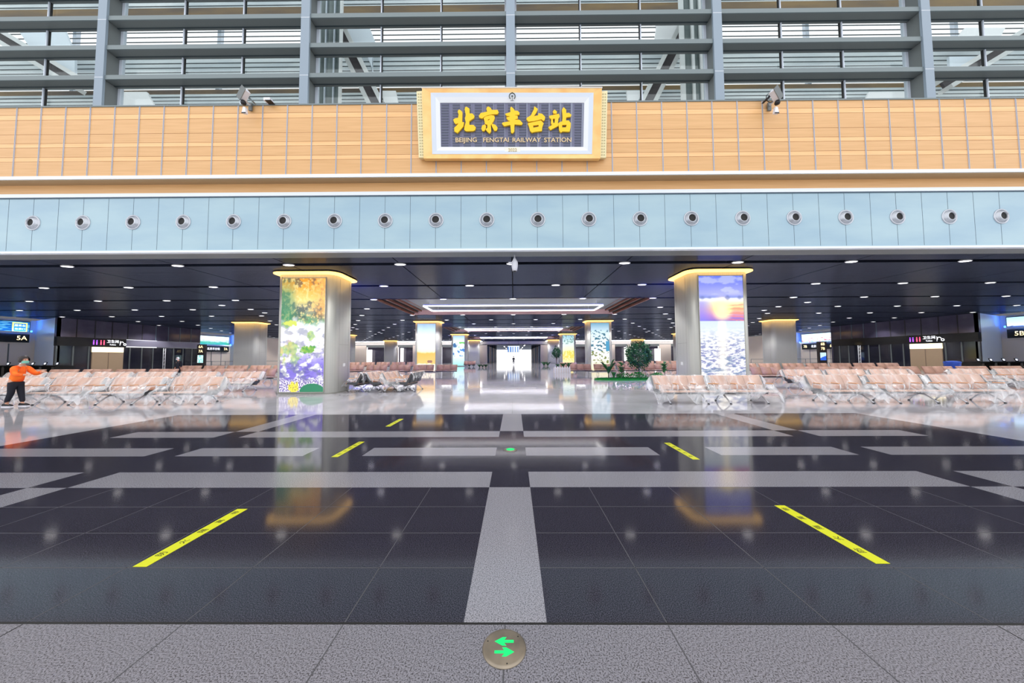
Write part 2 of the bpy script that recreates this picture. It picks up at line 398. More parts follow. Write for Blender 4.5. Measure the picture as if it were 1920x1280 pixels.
# fins, shelves, mullions, panes
zT = 22
FX = [X0+k*8.05-.02 for k in (-4, -3, -2, -1, 0, 1, 2, 3, 4)]
for x in FX:
    mb = MB(); mb.box(x-.17, x+.17, YF, YF+.08, zWt-.1, zT, M_steel); mb.box(x-.14, x+.14, YF+.08, YF+.5, zWt-.1, zT, M_steeld)
    for py in (28, 137): z = zat(py, YF); mb.box(x-.171, x+.171, YF-.003, YF, z-.008, z+.008, M_silver2)
    mb.box(x-.24, x+.24, YF+.5, YF+.62, zWt-.1, zT, M_silver)
    struct(mb.build('trim_4'))
shelf_py = [(-45, -37), (-34+54-.0, 29), (76.5, 84), (133, 141)]
shelf_py = [(21-111.2, 29-111.2), (21-55.6, 29-55.6), (21, 29), (76.5, 84.5), (133, 141)]
for bi in range(8):
    xa, xb = FX[bi]+.14, FX[bi+1]-.14
    w = struct(empty('window_%d' % (bi+1), ((xa+xb)/2, YF+.4, zWt)))
    def loc(o): o.location = -w.location; return o
    for a, c in shelf_py:
        b = MB(); z1 = zat(a, YF+.05); z0 = zat(c, YF+.05)
        b.box(xa+.01, xb-.01, YF+.05, YF+.09, z0, z1, M_steel2); b.box(xa+.01, xb-.01, YF+.09, YF+.5, z0, z0+.04, M_steeld); b.box(xa+.01, xb-.01, YF+.09, YF+.5, z1-.02, z1, M_steel2)
        b.box(xa+.01, xb-.01, YF+.36, YF+.4, z0-.015, z0, M_darkgap)
        loc(b.build('shelf', w))
    s = 1 if (xa+xb)/2 > 0 else -1
    base = FX[bi] if s > 0 else FX[bi+1]
    for dx in (2.82, 5.24):
        x = base+s*dx; b = MB(); b.box(x-.022, x+.022, YF+.42, YF+.5, zWt, zT, M_silver); b.box(x-s*.04-.013, x-s*.04+.013, YF+.46, YF+.52, zWt, zT, M_black); loc(b.build('mullion', w))
    b = MB(); b.box(xa+.1, xb-.1, YF+.53, YF+.545, zWt-.05, zT, M_glass); loc(b.build('pane', w))
# rear louvre screen seen through the glass
YL = 16.5
mb = MB()
def zl(py): return zat(py, YL)
def band(p0, p1, m, dy=0, th=.04): mb.box(-48, 48, YL+dy, YL+th+dy, zl(p1), zl(p0), m)
def pale(p0, p1, lines):
    ls = [p0]+lines+[p1]
    band(p0, p1, M_pale)
    for a in ls[1:-1]: band(a-.8, a+.8, M_darkgap, -.012, .01)
pale(-190, -78, [-180, -170, -160, -150, -140, -130, -120, -110, -100, -90])
pale(-75, 8, [-66, -57, -48, -39, -30, -21, -12, -3, 5])
band(8, 21, M_brown)
pale(21, 45, [29, 37])
for py in (54, 63, 72): band(py-.8, py+.8, M_darkgap, 0, .02)
pale(78, 152, [86, 95, 104, 113, 121.5, 130, 139, 147])
band(152, 160, M_pale); band(162.5, 171, M_brown); pale(171, 210, [176.5, 183.5, 190, 198])
for k in range(-6, 7):
    x = X0+k*8.05; mb.box(x-.1, x+.1, YL+.22, YL+.4, CH+3, 24, M_silver)
louv = struct(mb.build('louvre_screen')); louv['label'] = 'horizontal louvres behind the upper glazing'
# slab between hall ceiling and upper void, ends the view behind the parapet
mb = MB(); mb.box(-60, 60, YF+.16, 90, CH+.35, CH+.6, M_steeld); struct(mb.build('ceiling_slab'))
# diagonal trusses
def beam(pxa, pya, pxb, pyb, Y, wpx, label):
    a = at(pxa, pya, Y); c = at(pxb, pyb, Y); t = (c-a).normalized(); n = Vector((t.z, 0, -t.x)); s = Y/600
    o = empty('diagonal_truss', tuple(a)); tag(o, label, 'truss', 'diagonal trusses behind the upper glazing')
    def bar(off, w, m, dy0, dy1, nm):
        b = MB(); q = [n*(off-w/2)+Vector((0, dy0, 0)), n*(off+w/2)+Vector((0, dy0, 0)), n*(off+w/2)+Vector((0, dy1, 0)), n*(off-w/2)+Vector((0, dy1, 0))]
        b.prism(q, c-a, m); b.build(nm, o)
    bar(-(wpx*.5+4)*s, 8*s, M_white, 0, .5, 'flange'); bar((wpx*.5+4)*s, 8*s, M_white, 0, .5, 'flange'); bar(0, wpx*s, mat('dark_web', srgb(70, 62, 66), .5), .2, .3, 'web')
beam(607, 0, 705, 196, 14.6, 15, 'white edged diagonal truss behind the glass, upper left of the plaque')
beam(1311, 0, 1213, 196, 14.6, 15, 'white edged diagonal truss behind the glass, upper right of the plaque')
beam(-30, 50, 140, 152, 14.6, 12, 'white edged diagonal truss behind the glass near the left edge')
beam(1950, 50, 1780, 152, 14.6, 12, 'white edged diagonal truss behind the glass near the right edge')
beam(184, 182, 367, 474, 14.6, 8, 'short end of a diagonal truss low in the glass on the left')
beam(1736, 182, 1553, 474, 14.6, 8, 'short end of a diagonal truss low in the glass on the right')
# pale skylight upstands
def quadp(pts, Y, name, m, label, cat):
    q = [at(px, py, Y) for px, py in pts]; b = MB(); c = sum(q, Vector())/len(q); b.prism([p-c for p in q], (0, .1, 0), m); o = b.build(name, louv, tuple(c)); o['label'] = label; return o
skp = mat('skylight_box_white', srgb(248, 250, 252), .4); skb = mat('skylight_box_blue', srgb(225, 236, 246), .4)
quadp([(30, 50), (118, 50), (134, 88), (55, 88)][::-1], 15.6, 'skylight_box', skb, 'pale blue skylight box behind the leftmost panes', 'skylight box')
quadp([(75, 105), (140, 105), (140, 140), (118, 137)][::-1], 15.6, 'skylight_box', skb, 'small pale skylight box under the leftmost one', 'skylight box')
quadp([(188, 172), (275, 172), (290, 200), (188, 200)][::-1], 15.6, 'skylight_box', skp, 'white skylight box low in the second bay from the left', 'skylight box')
quadp([(645, 44), (690, 44), (704, 80), (662, 80)][::-1], 15.6, 'skylight_box', skb, 'pale skylight box beside the truss left of the plaque', 'skylight box')
quadp([(686, 98), (698, 98), (698, 135), (700, 135)][::-1], 15.6, 'skylight_box', skb, 'thin pale skylight box by the left truss', 'skylight box')
quadp([(712, 170), (742, 170), (748, 200), (724, 200)][::-1], 15.6, 'skylight_box', skp, 'white skylight box just left of the plaque', 'skylight box')
quadp([(1275, 44), (1232, 44), (1227, 80), (1256, 80)], 15.6, 'skylight_box', skp, 'white skylight box beside the truss right of the plaque', 'skylight box')
quadp([(1205, 170), (1175, 170), (1178, 200), (1192, 200)], 15.6, 'skylight_box', skp, 'white skylight box just right of the plaque', 'skylight box')
quadp([(1735, 172), (1630, 172), (1618, 200), (1738, 200)], 15.6, 'skylight_box', skp, 'white skylight box low in the second bay from the right', 'skylight box')
quadp([(1885, 52), (1810, 52), (1784, 86), (1868, 86)], 15.6, 'skylight_box', skp, 'white skylight box behind the rightmost panes', 'skylight box')
quadp([(1835, 106), (1780, 106), (1782, 140), (1790, 138)], 15.6, 'skylight_box', skb, 'small pale skylight box under the rightmost one', 'skylight box')
# glazed stair towers behind the glass
def tower(pa, pb, label, bright):
    Y = 13.6; xa = at(pa, 100, Y).x; xb = at(pb, 100, Y).x; z0 = zWt-1; o = empty('glazed_shaft', ((xa+xb)/2, Y, z0)); tag(o, label, 'glazed shaft')
    g = noisy(mat('shaft_glass', srgb(96, 112, 112), .3), srgb(62, 76, 76), srgb(120, 132, 132), scale=(1, 1, .1), ns=3)
    b = MB(); b.box(xa-(xa+xb)/2, xb-(xa+xb)/2, 0, .1, 0, 11, g); b.build('shaft_wall', o)
    for t, w in ((.0, .1), (.25, .05), (.55, .05), (.8, .05), (1, .12)) if not bright else ((0, .2), (.3, .12), (.55, .2), (.95, .1)):
        x = xa+(xb-xa)*t-(xa+xb)/2; b = MB(); b.box(x-w/2, x+w/2, -.08, 0, 0, 11, M_white if bright or t in (0, 1) else M_silver); b.build('post', o)
tower(577, 640, 'glazed grey green shaft behind the glass left of the plaque', False)
tower(1278, 1345, 'glazed shaft with white posts behind the glass right of the plaque', True)
for px, side in ((186, 'left'), (1734, 'right')):
    b = MB(); p = at(px, 100, 13); b.box(-.12, .12, 0, .2, 0, 11, M_silver2); tag(b.build('support_post', None, (p.x, 13, zWt-1)), 'light grey support post behind the glass, %s side' % side, 'post')

# ================================================================ PLAQUE
pt = at(960, 233, 11.17); top = at(960, 168, 10.98); bot = at(960, 300, 11.36)
PM = basis(pt, (1, 0, 0), top-bot); nrm = PM.to_3x3() @ Vector((0, 0, 1)); PI_ = PM.inverted()
def pl(px, py):
    d_ = ray(px, py); o_ = Vector((0, 0, CAMZ)); t = (pt-o_).dot(nrm)/d_.dot(nrm); q = PI_ @ (o_+d_*t); return (q.x, q.y)
plaque = empty('station_plaque'); plaque.matrix_world = PM; tag(plaque, 'large framed station name plaque with gold calligraphy, tilted forward over the wood wall', 'sign')
Z5 = lambda zx, zy: pl(760+zx/4.8, 150+zy/4.8)
def frame(name, outer, inner, z0, z1, zi, m):
    b = MB(); o = [Z5(*p) for p in outer]; i = [Z5(*p) for p in inner]
    for k in range(4):
        a, c = o[k], o[(k+1) % 4]; e, f = i[k], i[(k+1) % 4]
        b.face([(a[0], a[1], z1), (e[0], e[1], zi), (f[0], f[1], zi), (c[0], c[1], z1)][::-1], m)
        b.face([(a[0], a[1], z0), (a[0], a[1], z1), (c[0], c[1], z1), (c[0], c[1], z0)][::-1], m)
        b.face([(e[0], e[1], z0), (f[0], f[1], z0), (f[0], f[1], zi), (e[0], e[1], zi)][::-1], m)
    return b.build(name, plaque)
R4 = lambda x0, y0, x1, y1, k=0: [(x0, y0), (x1, y0), (x1-k, y1), (x0+k, y1)]
b = MB(); q = [Z5(*p) for p in R4(165, 92, 1755, 712, 10)]; b.prism([(x, y, -.16) for x, y in q][::-1], (0, 0, .12), M_orangeframe); b.build('backing', plaque)
frame('outer_frame', R4(157, 85, 1762, 716, 14), R4(232, 125, 1690, 674, 14), -.1, .1, .06, M_orangeframe)
frame('frame_edge', R4(153, 80, 1766, 90, 0), R4(157, 84, 1762, 88, 0), -.1, .11, .11, M_silver2)
frame('inner_frame', R4(232, 125, 1690, 674, 14), R4(275, 160, 1650, 640, 10), -.05, .07, .05, M_silver)
frame('inner_bevel', R4(275, 160, 1650, 640, 10), R4(312, 203, 1610, 600, 8), -.05, .05, -.01, M_silver2)
b = MB(); q = [Z5(*p) for p in R4(305, 196, 1616, 606, 8)]; b.face([(x, y, -.03) for x, y in q][::-1], mat('plaque_ground', srgb(110, 112, 138), .5))
blk = mat('plaque_pattern', srgb(80, 86, 104), .4); blk2 = mat('plaque_pattern_light', srgb(134, 140, 160), .4)
for r in range(16):
    for c in range(13):
        zx = 325+c*100; zy = 215+r*24.5
        if zx+80 > 1605: continue
        a = Z5(zx, zy); e = Z5(zx+62, zy+13); b.box(a[0], e[0], e[1], a[1], -.03, -.018, blk)
for c in range(14):
    zx = 398+c*100-8
    if zx > 1600: continue
    a = Z5(zx, 205); e = Z5(zx+10, 598); b.box(a[0], e[0], e[1], a[1], -.03, -.014, blk2)
b.build('patterned_ground', plaque)
CH1 = {  # traced brush strokes: outlines, then holes
 'a': [[(345,180),(400,215),(440,260),(435,430),(435,555),(490,560),(470,680),(380,790),(290,880),(200,830),(200,720),(290,640),(330,590),(240,615),(190,560),(170,480),(230,440),(310,430),(330,330),(300,250),(315,205)]],
 'b': [[(560,95),(650,155),(655,300),(740,300),(800,370),(790,430),(720,480),(645,530),(650,640),(770,640),(840,710),(820,790),(770,820),(560,830),(495,790),(500,700),(540,560),(515,450),(540,350),(510,180),(520,120)]],
 'c': [[(1215,90),(1280,130),(1320,195),(1490,190),(1525,270),(1480,320),(1320,325),(1180,360),(1110,390),(1030,450),(940,420),(930,370),(990,285),(1180,245),(1155,160),(1175,110)]],
 'd': [[(1300,345),(1390,365),(1410,430),(1370,530),(1320,600),(1290,650),(1300,830),(1250,890),(1180,840),(1130,770),(1180,730),(1185,640),(1110,610),(1100,530),(1075,440),(1130,390)],[(1180,495),(1240,465),(1262,470),(1215,505)]],
 'e': [[(1110,625),(1150,680),(1130,760),(1100,820),(1040,825),(1005,750),(1030,660)]],
 'f': [[(1320,600),(1430,640),(1490,720),(1470,800),(1400,820),(1350,740),(1310,650)]],
 'g': [[(1900,95),(1980,170),(2000,215),(2090,220),(2145,280),(2140,335),(1990,350),(2090,370),(2095,450),(1990,480),(2150,490),(2240,590),(2210,640),(1995,625),(1990,830),(1940,885),(1890,870),(1870,640),(1690,680),(1620,600),(1640,570),(1870,530),(1800,500),(1750,420),(1870,385),(1760,370),(1715,310),(1870,260),(1870,130)]],
 'h': [[(665,85),(770,165),(740,250),(650,380),(780,355),(790,290),(900,310),(990,400),(975,500),(935,520),(880,475),(650,530),(500,545),(430,480),(440,430),(560,360),(650,180)]],
 'i': [[(860,505),(945,590),(900,720),(895,820),(660,850),(600,870),(540,820),(510,700),(470,590),(620,560)],[(630,660),(790,640),(800,690),(640,720)]],
 'j': [[(1270,185),(1340,240),(1330,310),(1240,300),(1220,230)]],
 'k': [[(1400,305),(1425,390),(1390,440),(1370,590),(1395,600),(1380,670),(1150,790),(1085,720),(1110,690),(1200,640),(1160,590),(1170,460),(1120,430),(1110,370),(1300,330)],[(1215,460),(1282,452),(1268,580),(1235,585)]],
 'l': [[(1540,110),(1615,190),(1620,290),(1700,280),(1775,340),(1750,395),(1620,415),(1610,510),(1690,505),(1755,590),(1750,700),(1720,840),(1510,835),(1460,865),(1410,810),(1390,650),(1400,570),(1500,530),(1510,390),(1495,180)],[(1495,645),(1630,635),(1610,710),(1500,715)]]}
def stroke(b, key, x0):
    polys = [[Vector(pl(x0+x/16, 196+y/16)+(0,)) for x, y in lp] for lp in CH1[key]]
    flat = [p for lp in polys for p in lp]; tri = tessellate_polygon(polys); z0, z1 = -.01, .07
    for t in tri:
        q = [flat[i] for i in t]
        if (q[1]-q[0]).cross(q[2]-q[0]).z < 0: q = q[::-1]
        b.face([(p.x, p.y, z1) for p in q], M_gold)
    for lp in polys:
        for i in range(len(lp)):
            a, c = lp[i], lp[(i+1) % len(lp)]; b.face([(a.x, a.y, z0), (c.x, c.y, z0), (c.x, c.y, z1), (a.x, a.y, z1)], M_gold)
for keys, x0 in (('ab', 840), ('cdef', 840), ('g', 840), ('hi', 960), ('jkl', 960)):
    b = MB()
    for k_ in keys: stroke(b, k_, x0)
    o = b.build('calligraphy_character', plaque); o['label'] = 'gold brush style character'
for w_, px in (('BEIJING', 874), ('FENGTAI', 930), ('RAILWAY', 987), ('STATION', 1046)):
    x, y = pl(px, 262.5); text('english_word', w_, .215, M_goldd, Matrix.Translation((x, y, -.01)), plaque, .02, off=.003, sx=1.12)
x, y = Z5(965, 637); text('year_number', '2022', .16, mat('year_gold', srgb(200, 180, 120), .4), Matrix.Translation((x, y, .062)), plaque, .01)
b = MB(); a = Z5(895, 610); c = Z5(1035, 664); b.box(a[0], c[0], c[1], a[1], .03, .055, mat('year_patch', srgb(240, 238, 224), .4)); b.build('year_plate', plaque)
# railway emblem: open ring with a rail section
b = MB(); x, y = Z5(962, 157); em = mat('emblem_dark', srgb(60, 66, 52), .4)
b.tube([(x+.105*math.sin(t), y+.105*math.cos(t), .075) for t in [math.radians(-140+280*k/20) for k in range(21)]], .014, em, 6)
b.box(x-.006, x+.006, y-.14, y+.0, .07, .08, em); b.box(x-.032, x+.032, y-.01, y+.025, .07, .082, em); b.box(x-.018, x+.018, y+.1, y+.125, .07, .082, em); b.box(x-.06, x+.06, y-.15, y-.14, .07, .08, em)
b.build('rail_emblem', plaque)
for sg, xs_ in ((-1, (102, 158, 122, 176)), (1, (1762, 1818, 1750, 1806))):
    q = [Z5(xs_[0], 105), Z5(xs_[1], 100), Z5(xs_[3], 700), Z5(xs_[2], 700)]
    b = MB(); b.prism([(x, y, -.14) for x, y in q][::-1], (0, 0, .16), M_ivory)
    for r in range(22):
        zy = 125+r*26; t = (zy-105)/595; xm = xs_[0]+(xs_[2]-xs_[0])*t
        for e in (12, 32): a = Z5(xm+e, zy); b.box(a[0], a[0]+.045, a[1]-.035, a[1], .02, .032, mat('carved_gap', srgb(190, 182, 140), .5))
    b.build('carved_side', plaque)

# ================================================================ CCTV on the wood wall, dome camera
def cctv(px, s, label):
    p = at(px, 196, YW-.1); o = empty('surveillance_camera', (p.x, YW-.03, p.z)); tag(o, label, 'camera', 'surveillance cameras on the wood wall')
    b = MB(); b.box(-.06, .06, -.05, 0, -.2, .1, M_steeld); b.box(-.02, .02, -.35, -.05, -.03, .02, M_camwhite); b.build('bracket', o)
    b = MB(); M = Matrix.Translation((0, -.38, .02)) @ Matrix.Rotation(s*math.radians(50), 4, 'Y') @ Matrix.Rotation(math.radians(20), 4, 'X'); b.box(-.09, .09, -.1, .1, -.05, .3, M_camwhite, M); b.box(-.11, .11, -.12, -.1, -.1, .36, M_steeld, M); b.build('housing', o)
    b = MB(); b.lathe([(.001, -.12), (.075, -.1), (.09, -.05), (.07, .02), (.001, .03)], M_shoe, 16, Matrix.Translation((.02, -.36, -.12))); b.build('turret', o)
    b = MB(); b.prism([(-.06, -.33, -.5), (.09, -.33, -.52), (.06, -.33, -.3), (-.02, -.33, -.28)], (0, .1, 0), M_camwhite); b.box(-.06, .09, -.34, -.33, -.54, -.5, M_shoe); b.build('sensor_unit', o)
    b = MB(); b.tube([(-.1+.14*math.cos(a), -.2, .15+.17*math.sin(a)) for a in [math.radians(-40-k*18) for k in range(15)]][::-1], .012, M_black, 6); b.build('cable', o)
    if s > 0:
        b = MB(); b.prism([(.1, -.3, .18), (.32, -.3, -.05), (.28, -.3, -.08), (.04, -.3, .14)], (0, .15, 0), M_steel2); b.build('side_arm', o)
    else:
        b = MB(); b.prism([(-.38, -.34, -.02), (-.02, -.34, .36), (-.06, -.34, .2), (-.3, -.34, -.02)], (0, .2, 0), M_shoe); b.build('side_arm', o)
    return o
cctv(468, 1, 'cluster of surveillance cameras on the wood wall left of the plaque')
p = at(504, 189, YW-.15); b = MB(); b.box(-.14, .1, -.1, .1, -.03, .07, M_camwhite); b.box(-.08, .14, -.11, .1, -.05, -.03, M_shoe); tag(b.build('sensor_box', None, tuple(p-Vector((0,-.02,0)))), 'small white sensor box on top of the wood wall beside the left cameras', 'sensor')
cctv(1444, -1, 'cluster of surveillance cameras on the wood wall right of the plaque')
p = at(965, 495, 12.4); o = empty('ceiling_camera', (p.x, 12.4, CH)); tag(o, 'white pan and tilt camera hanging under the fascia in the middle', 'camera')
b = MB(); b.lathe([(.045, -.32), (.022, -.28), (.022, 0)], M_camwhite, 12); b.build('drop_rod', o)
z = at(965, 508, 12.4).z-CH
b = MB(); b.lathe([(.085, z), (.105, z+.08), (.125, z+.2), (.125, z+.3), (.12, z+.36), (.04, z+.5), (.02, z+.55)], M_camwhite, 20); b.build('housing', o)
b = MB(); b.lathe([(.001, z-.05), (.05, z-.03), (.08, z)], M_blackgloss, 16, cap=False); b.build('dome', o)
b = MB(); b.box(-.24, -.1, -.04, .04, z+.28, z+.35, M_camwhite); b.build('side_box', o)

# ================================================================ HALL CEILING
PX = 4.83; Y0C = 13.6; DY = 4.2
rows = [Y0C+DY*k for k in range(-1, 18)]
COF = [(22.0, 30.4), (42.95, 51.35), (63.9, 72.3)]
mb = MB()
def cpanel(x0, x1, y0, y1): mb.box(x0, x1, y0, y1, CH, CH+.12, M_ceil)
for k in range(len(rows)-1):
    ya, yb = max(rows[k]+.19, YF+.75), rows[k+1]-.19
    nst = 2 if False else 1
    for i in range(-10, 10):
        xa, xb = X0+i*PX+.025, X0+(i+1)*PX-.025
        ins = any(c0-.2 < (ya+yb)/2 < c1+.2 for c0, c1 in COF) and abs((xa+xb)/2) < 9.6
        if ins: continue
        cpanel(xa, xb, ya, yb)
mb.box(-60, 60, YF+.7, 22.04, CH+.22, CH+.25, M_black)
last = 30.5
for c0, c1 in COF[1:]+[(90, 90)]:
    mb.box(-60, 60, last-.2, c0+.04, CH+.22, CH+.25, M_black); last = c1+.1
for c0, c1 in COF:
    mb.box(-60, -9.85, c0-.1, c1+.1, CH+.22, CH+.25, M_black); mb.box(9.75, 60, c0-.1, c1+.1, CH+.22, CH+.25, M_black)
struct(mb.build('ceiling'))
for ci, (c0, c1) in enumerate(COF):
    cn = ('nearest', 'middle', 'farthest')[ci]
    o = struct(empty('ceiling_coffer', (X0, (c0+c1)/2, CH))); o['label'] = '%s wood slatted ceiling coffer' % cn
    hx = 9.72; hy = (c1-c0)/2-.05; ix = hx-3.6; iy = hy-2.2; hz = 1.05
    b = MB()
    b.face([(-ix, -iy, hz), (-ix, iy, hz), (ix, iy, hz), (ix, -iy, hz)], M_coffer)
    b.face([(-hx, hy, 0), (hx, hy, 0), (ix, iy, hz), (-ix, iy, hz)], M_coffer); b.face([(hx, -hy, 0), (-hx, -hy, 0), (-ix, -iy, hz), (ix, -iy, hz)], M_coffer)
    b.build('coffer_lining', o)
    b = MB()
    b.face([(hx, hy, .06), (hx, -hy, .06), (ix, -iy, hz+.06), (ix, iy, hz+.06)], M_black); b.face([(-hx, -hy, .06), (-hx, hy, .06), (-ix, iy, hz+.06), (-ix, -iy, hz+.06)], M_black); b.build('slat_backing', o)
    for s in (-1, 1):
        b = MB()
        for k in range(8):
            t = (k+.5)/8; x = s*(hx+(ix-hx)*t); yy = hy+(iy-hy)*t; z = hz*t
            b.box(x-.06, x+.06, -yy, yy, z-.12, z+.04, M_slat)
        b.build('slat_row', o)
    b = MB()
    for s in (-1, 1): b.box(-ix, ix, s*(iy+.06)-.05, s*(iy+.06)+.05, hz-.08, hz-.03, M_led)
    b.build('cove_light', o)
    t = empty('light_loop', (X0, (c0+c1)/2, CH)); tag(t, 'rectangular loop of white light hung under the %s ceiling coffer' % cn, 'pendant light', 'rectangular light loops in the nave of the hall')
    lx, ly, lz = 7.0, 1.4, -.02
    b = MB()
    for s in (-1, 1):
        b.box(-lx, lx, s*ly-.05, s*ly+.05, lz+.01, lz+.1, M_silver); b.box(s*lx-.05, s*lx+.05, -ly, ly, lz+.01, lz+.1, M_silver)
    b.build('loop_frame', t)
    b = MB()
    for s in (-1, 1):
        b.box(-lx, lx, s*ly-.06, s*ly+.06, lz-.05, lz+.005, M_led); b.box(s*lx-.06, s*lx+.06, -ly+.07, ly-.07, lz-.05, lz+.005, M_led)
    b.build('led_strip', t)
    for sx in (-.93, .93):
        for sy in (-1, 1):
            b = MB(); b.tube([(sx*lx, sy*ly, lz+.1), (sx*lx, sy*ly, hz)], .012, M_silver2, 6); b.build('hanging_wire', t)

# downlights
dl = empty('downlight')
EL = Matrix.Diagonal((1, .55, 1, 1)); b = MB(); b.lathe([(.25, -.005), (.25, -.03), (.22, -.035), (.22, -.005)], M_lampring, 20, EL, cap=False); b.lathe([(.2, -.006), (.2, .22)], M_black, 12, EL); b.build('trim_ring', dl)
b = MB(); b.lathe([(.001, -.025), (.22, -.025)], M_lamp, 20, EL, cap=False); b.build('lens', dl)
ld = bpy.data.lights.new('downlight_lamp', 'SPOT'); ld.energy = 430; ld.spot_size = math.radians(118); ld.spot_blend = .5; ld.shadow_soft_size = .2; ld.color = (1, .97, .95)
lo_ = bpy.data.objects.new('lamp', ld); COL.objects.link(lo_); lo_.parent = dl; lo_.location = (0, 0, -.05)
DL = []
for r in range(0, 16):
    y = Y0C+DY*r; lim = 26 if r == 0 else 44 if 30 < y < 46 else 49
    xsr = []
    for i in range(-11, 12):
        x = X0+(i+(.5 if r % 2 else 0))*PX
        if abs(x) > lim: continue
        if any(c0+.5 < y < c1-.5 for c0, c1 in COF) and abs(x) < 9.9: continue
        if any(abs(abs(x-X0)-c) < 2.2 and -1.0 < y-f < 2.9 for f in (14.7, 35.5, 56.3, 77.1) for c in (9.64, 30.1)) and r: continue
        xsr.append(x)
    DL.append((r, y, xsr))
first = True
def place_dl(x, y, label, group):
    global first
    o = dl if first else copy_tree(dl); first = False
    o.location = (x, y, CH); tag(o, label, 'ceiling light', group)
for r, y, xsr in DL:
    n = len(xsr)
    for i, x in enumerate(xsr):
        k = i+1 if i < n/2 else n-i; side = 'left' if i < n/2 else 'right'
        pos = 'middle one' if (n % 2 and i == n//2) else ('%s from the %s' % (ORD[k], side) if k > 1 else '%smost one' % side)
        place_dl(x, y, 'round downlight in the %s ceiling row from the fascia, %s' % (ORD[r+1], pos), 'ceiling downlights')
for s in (-1, 1):
    for k in range(8):
        y = 24.1+4.2*k
        place_dl(X0+s*22.2, y, 'downlight between ceiling rows, %s going back in the %s line' % (ORD[k+1], 'left' if s < 0 else 'right'), 'downlights between the rows')

# ================================================================ COLUMNS
def sm(a, b, x): t = max(0, min(1, (x-a)/(b-a))); return t*t*(3-2*t)
def pic_stream(u, v):
    n = fbm(u*5, v*11, 1.3, 5); n2 = fbm(u*16, v*34, 7.1, 4); n3 = fbm(u*3.2, v*6, 4.4, 4); n4 = noise.noise(Vector((u*40, v*90, 3)))
    top = grad([(.5, L3(120, 180, 110)), (.66, L3(60, 150, 95)), (.76, L3(130, 140, 120)), (.86, L3(225, 205, 110)), (.94, L3(240, 175, 60)), (1, L3(225, 150, 40))], v+u*.08+n*.06)
    top = lerp(top, L3(62, 66, 70), .75*sm(.0, .35, -n-.2*n2)); top = lerp(top, L3(245, 225, 150), .6*sm(.1, .4, n2)); top = lerp(top, L3(250, 180, 90), .75*sm(.6, .95, u+.25*n2)*sm(.6, .75, v))
    top = lerp(top, L3(30, 130, 80), .7*sm(.45, .15, u)*sm(.3, .0, abs(v-.72)-.1))
    low = grad([(.08, L3(150, 135, 215)), (.18, L3(120, 105, 205)), (.28, L3(165, 155, 232)), (.36, L3(215, 210, 238)), (.6, L3(240, 243, 250))], v+.05*n)
    low = lerp(low, L3(255, 255, 255), .85*sm(.02, .3, fbm(u*6, v*16, 9, 5))); low = lerp(low, L3(96, 104, 130), .6*sm(.05, .3, fbm(u*5+3, v*20, 2.2, 5)))
    low = lerp(low, L3(70, 60, 150), .5*sm(.1, .35, fbm(u*4, v*34, 5, 4))*sm(.42, .3, v))
    g = sm(.15, .35, n3)*sm(.2, .3, v); low = lerp(low, lerp(L3(170, 200, 70), L3(110, 160, 90), .5+n2), .8*g)
    low = lerp(low, L3(235, 190, 120), .5*sm(.4, .1, u)*sm(.2, .28, v)*sm(.55, .4, v)*sm(-.3, .3, n))
    c = lerp(low, top, sm(.56, .64, v+.04*n))
    d = ((u-.62)/.2)**2+((v-.37)/.035)**2; c = lerp(lerp(L3(70, 150, 60), L3(150, 190, 60), .5+n2), c, sm(.7, 1.2, d+.8*n2))
    d = ((u-.22)/.15)**2+((v-.6)/.026)**2; c = lerp(L3(200, 210, 80), c, sm(.7, 1.2, d+.8*n2))
    if v < .13:
        f = lerp(L3(90, 70, 150), L3(245, 240, 255), sm(-.2, .25, n4)); d = ((u-.33)/.13)**2+((v-.04)/.05)**2
        f = lerp(L3(252, 225, 70) if n4 > -.15 else L3(150, 150, 60), f, sm(.6, 1.1, d+n2)); d = ((u-.75)/.3)**2+((v-.0)/.075)**2; f = lerp(L3(16, 120, 84), f, sm(.9, 1.0, d))
        c = lerp(f, c, sm(.09, .13, v+.03*n))
    return tuple(x*1.45 for x in c)
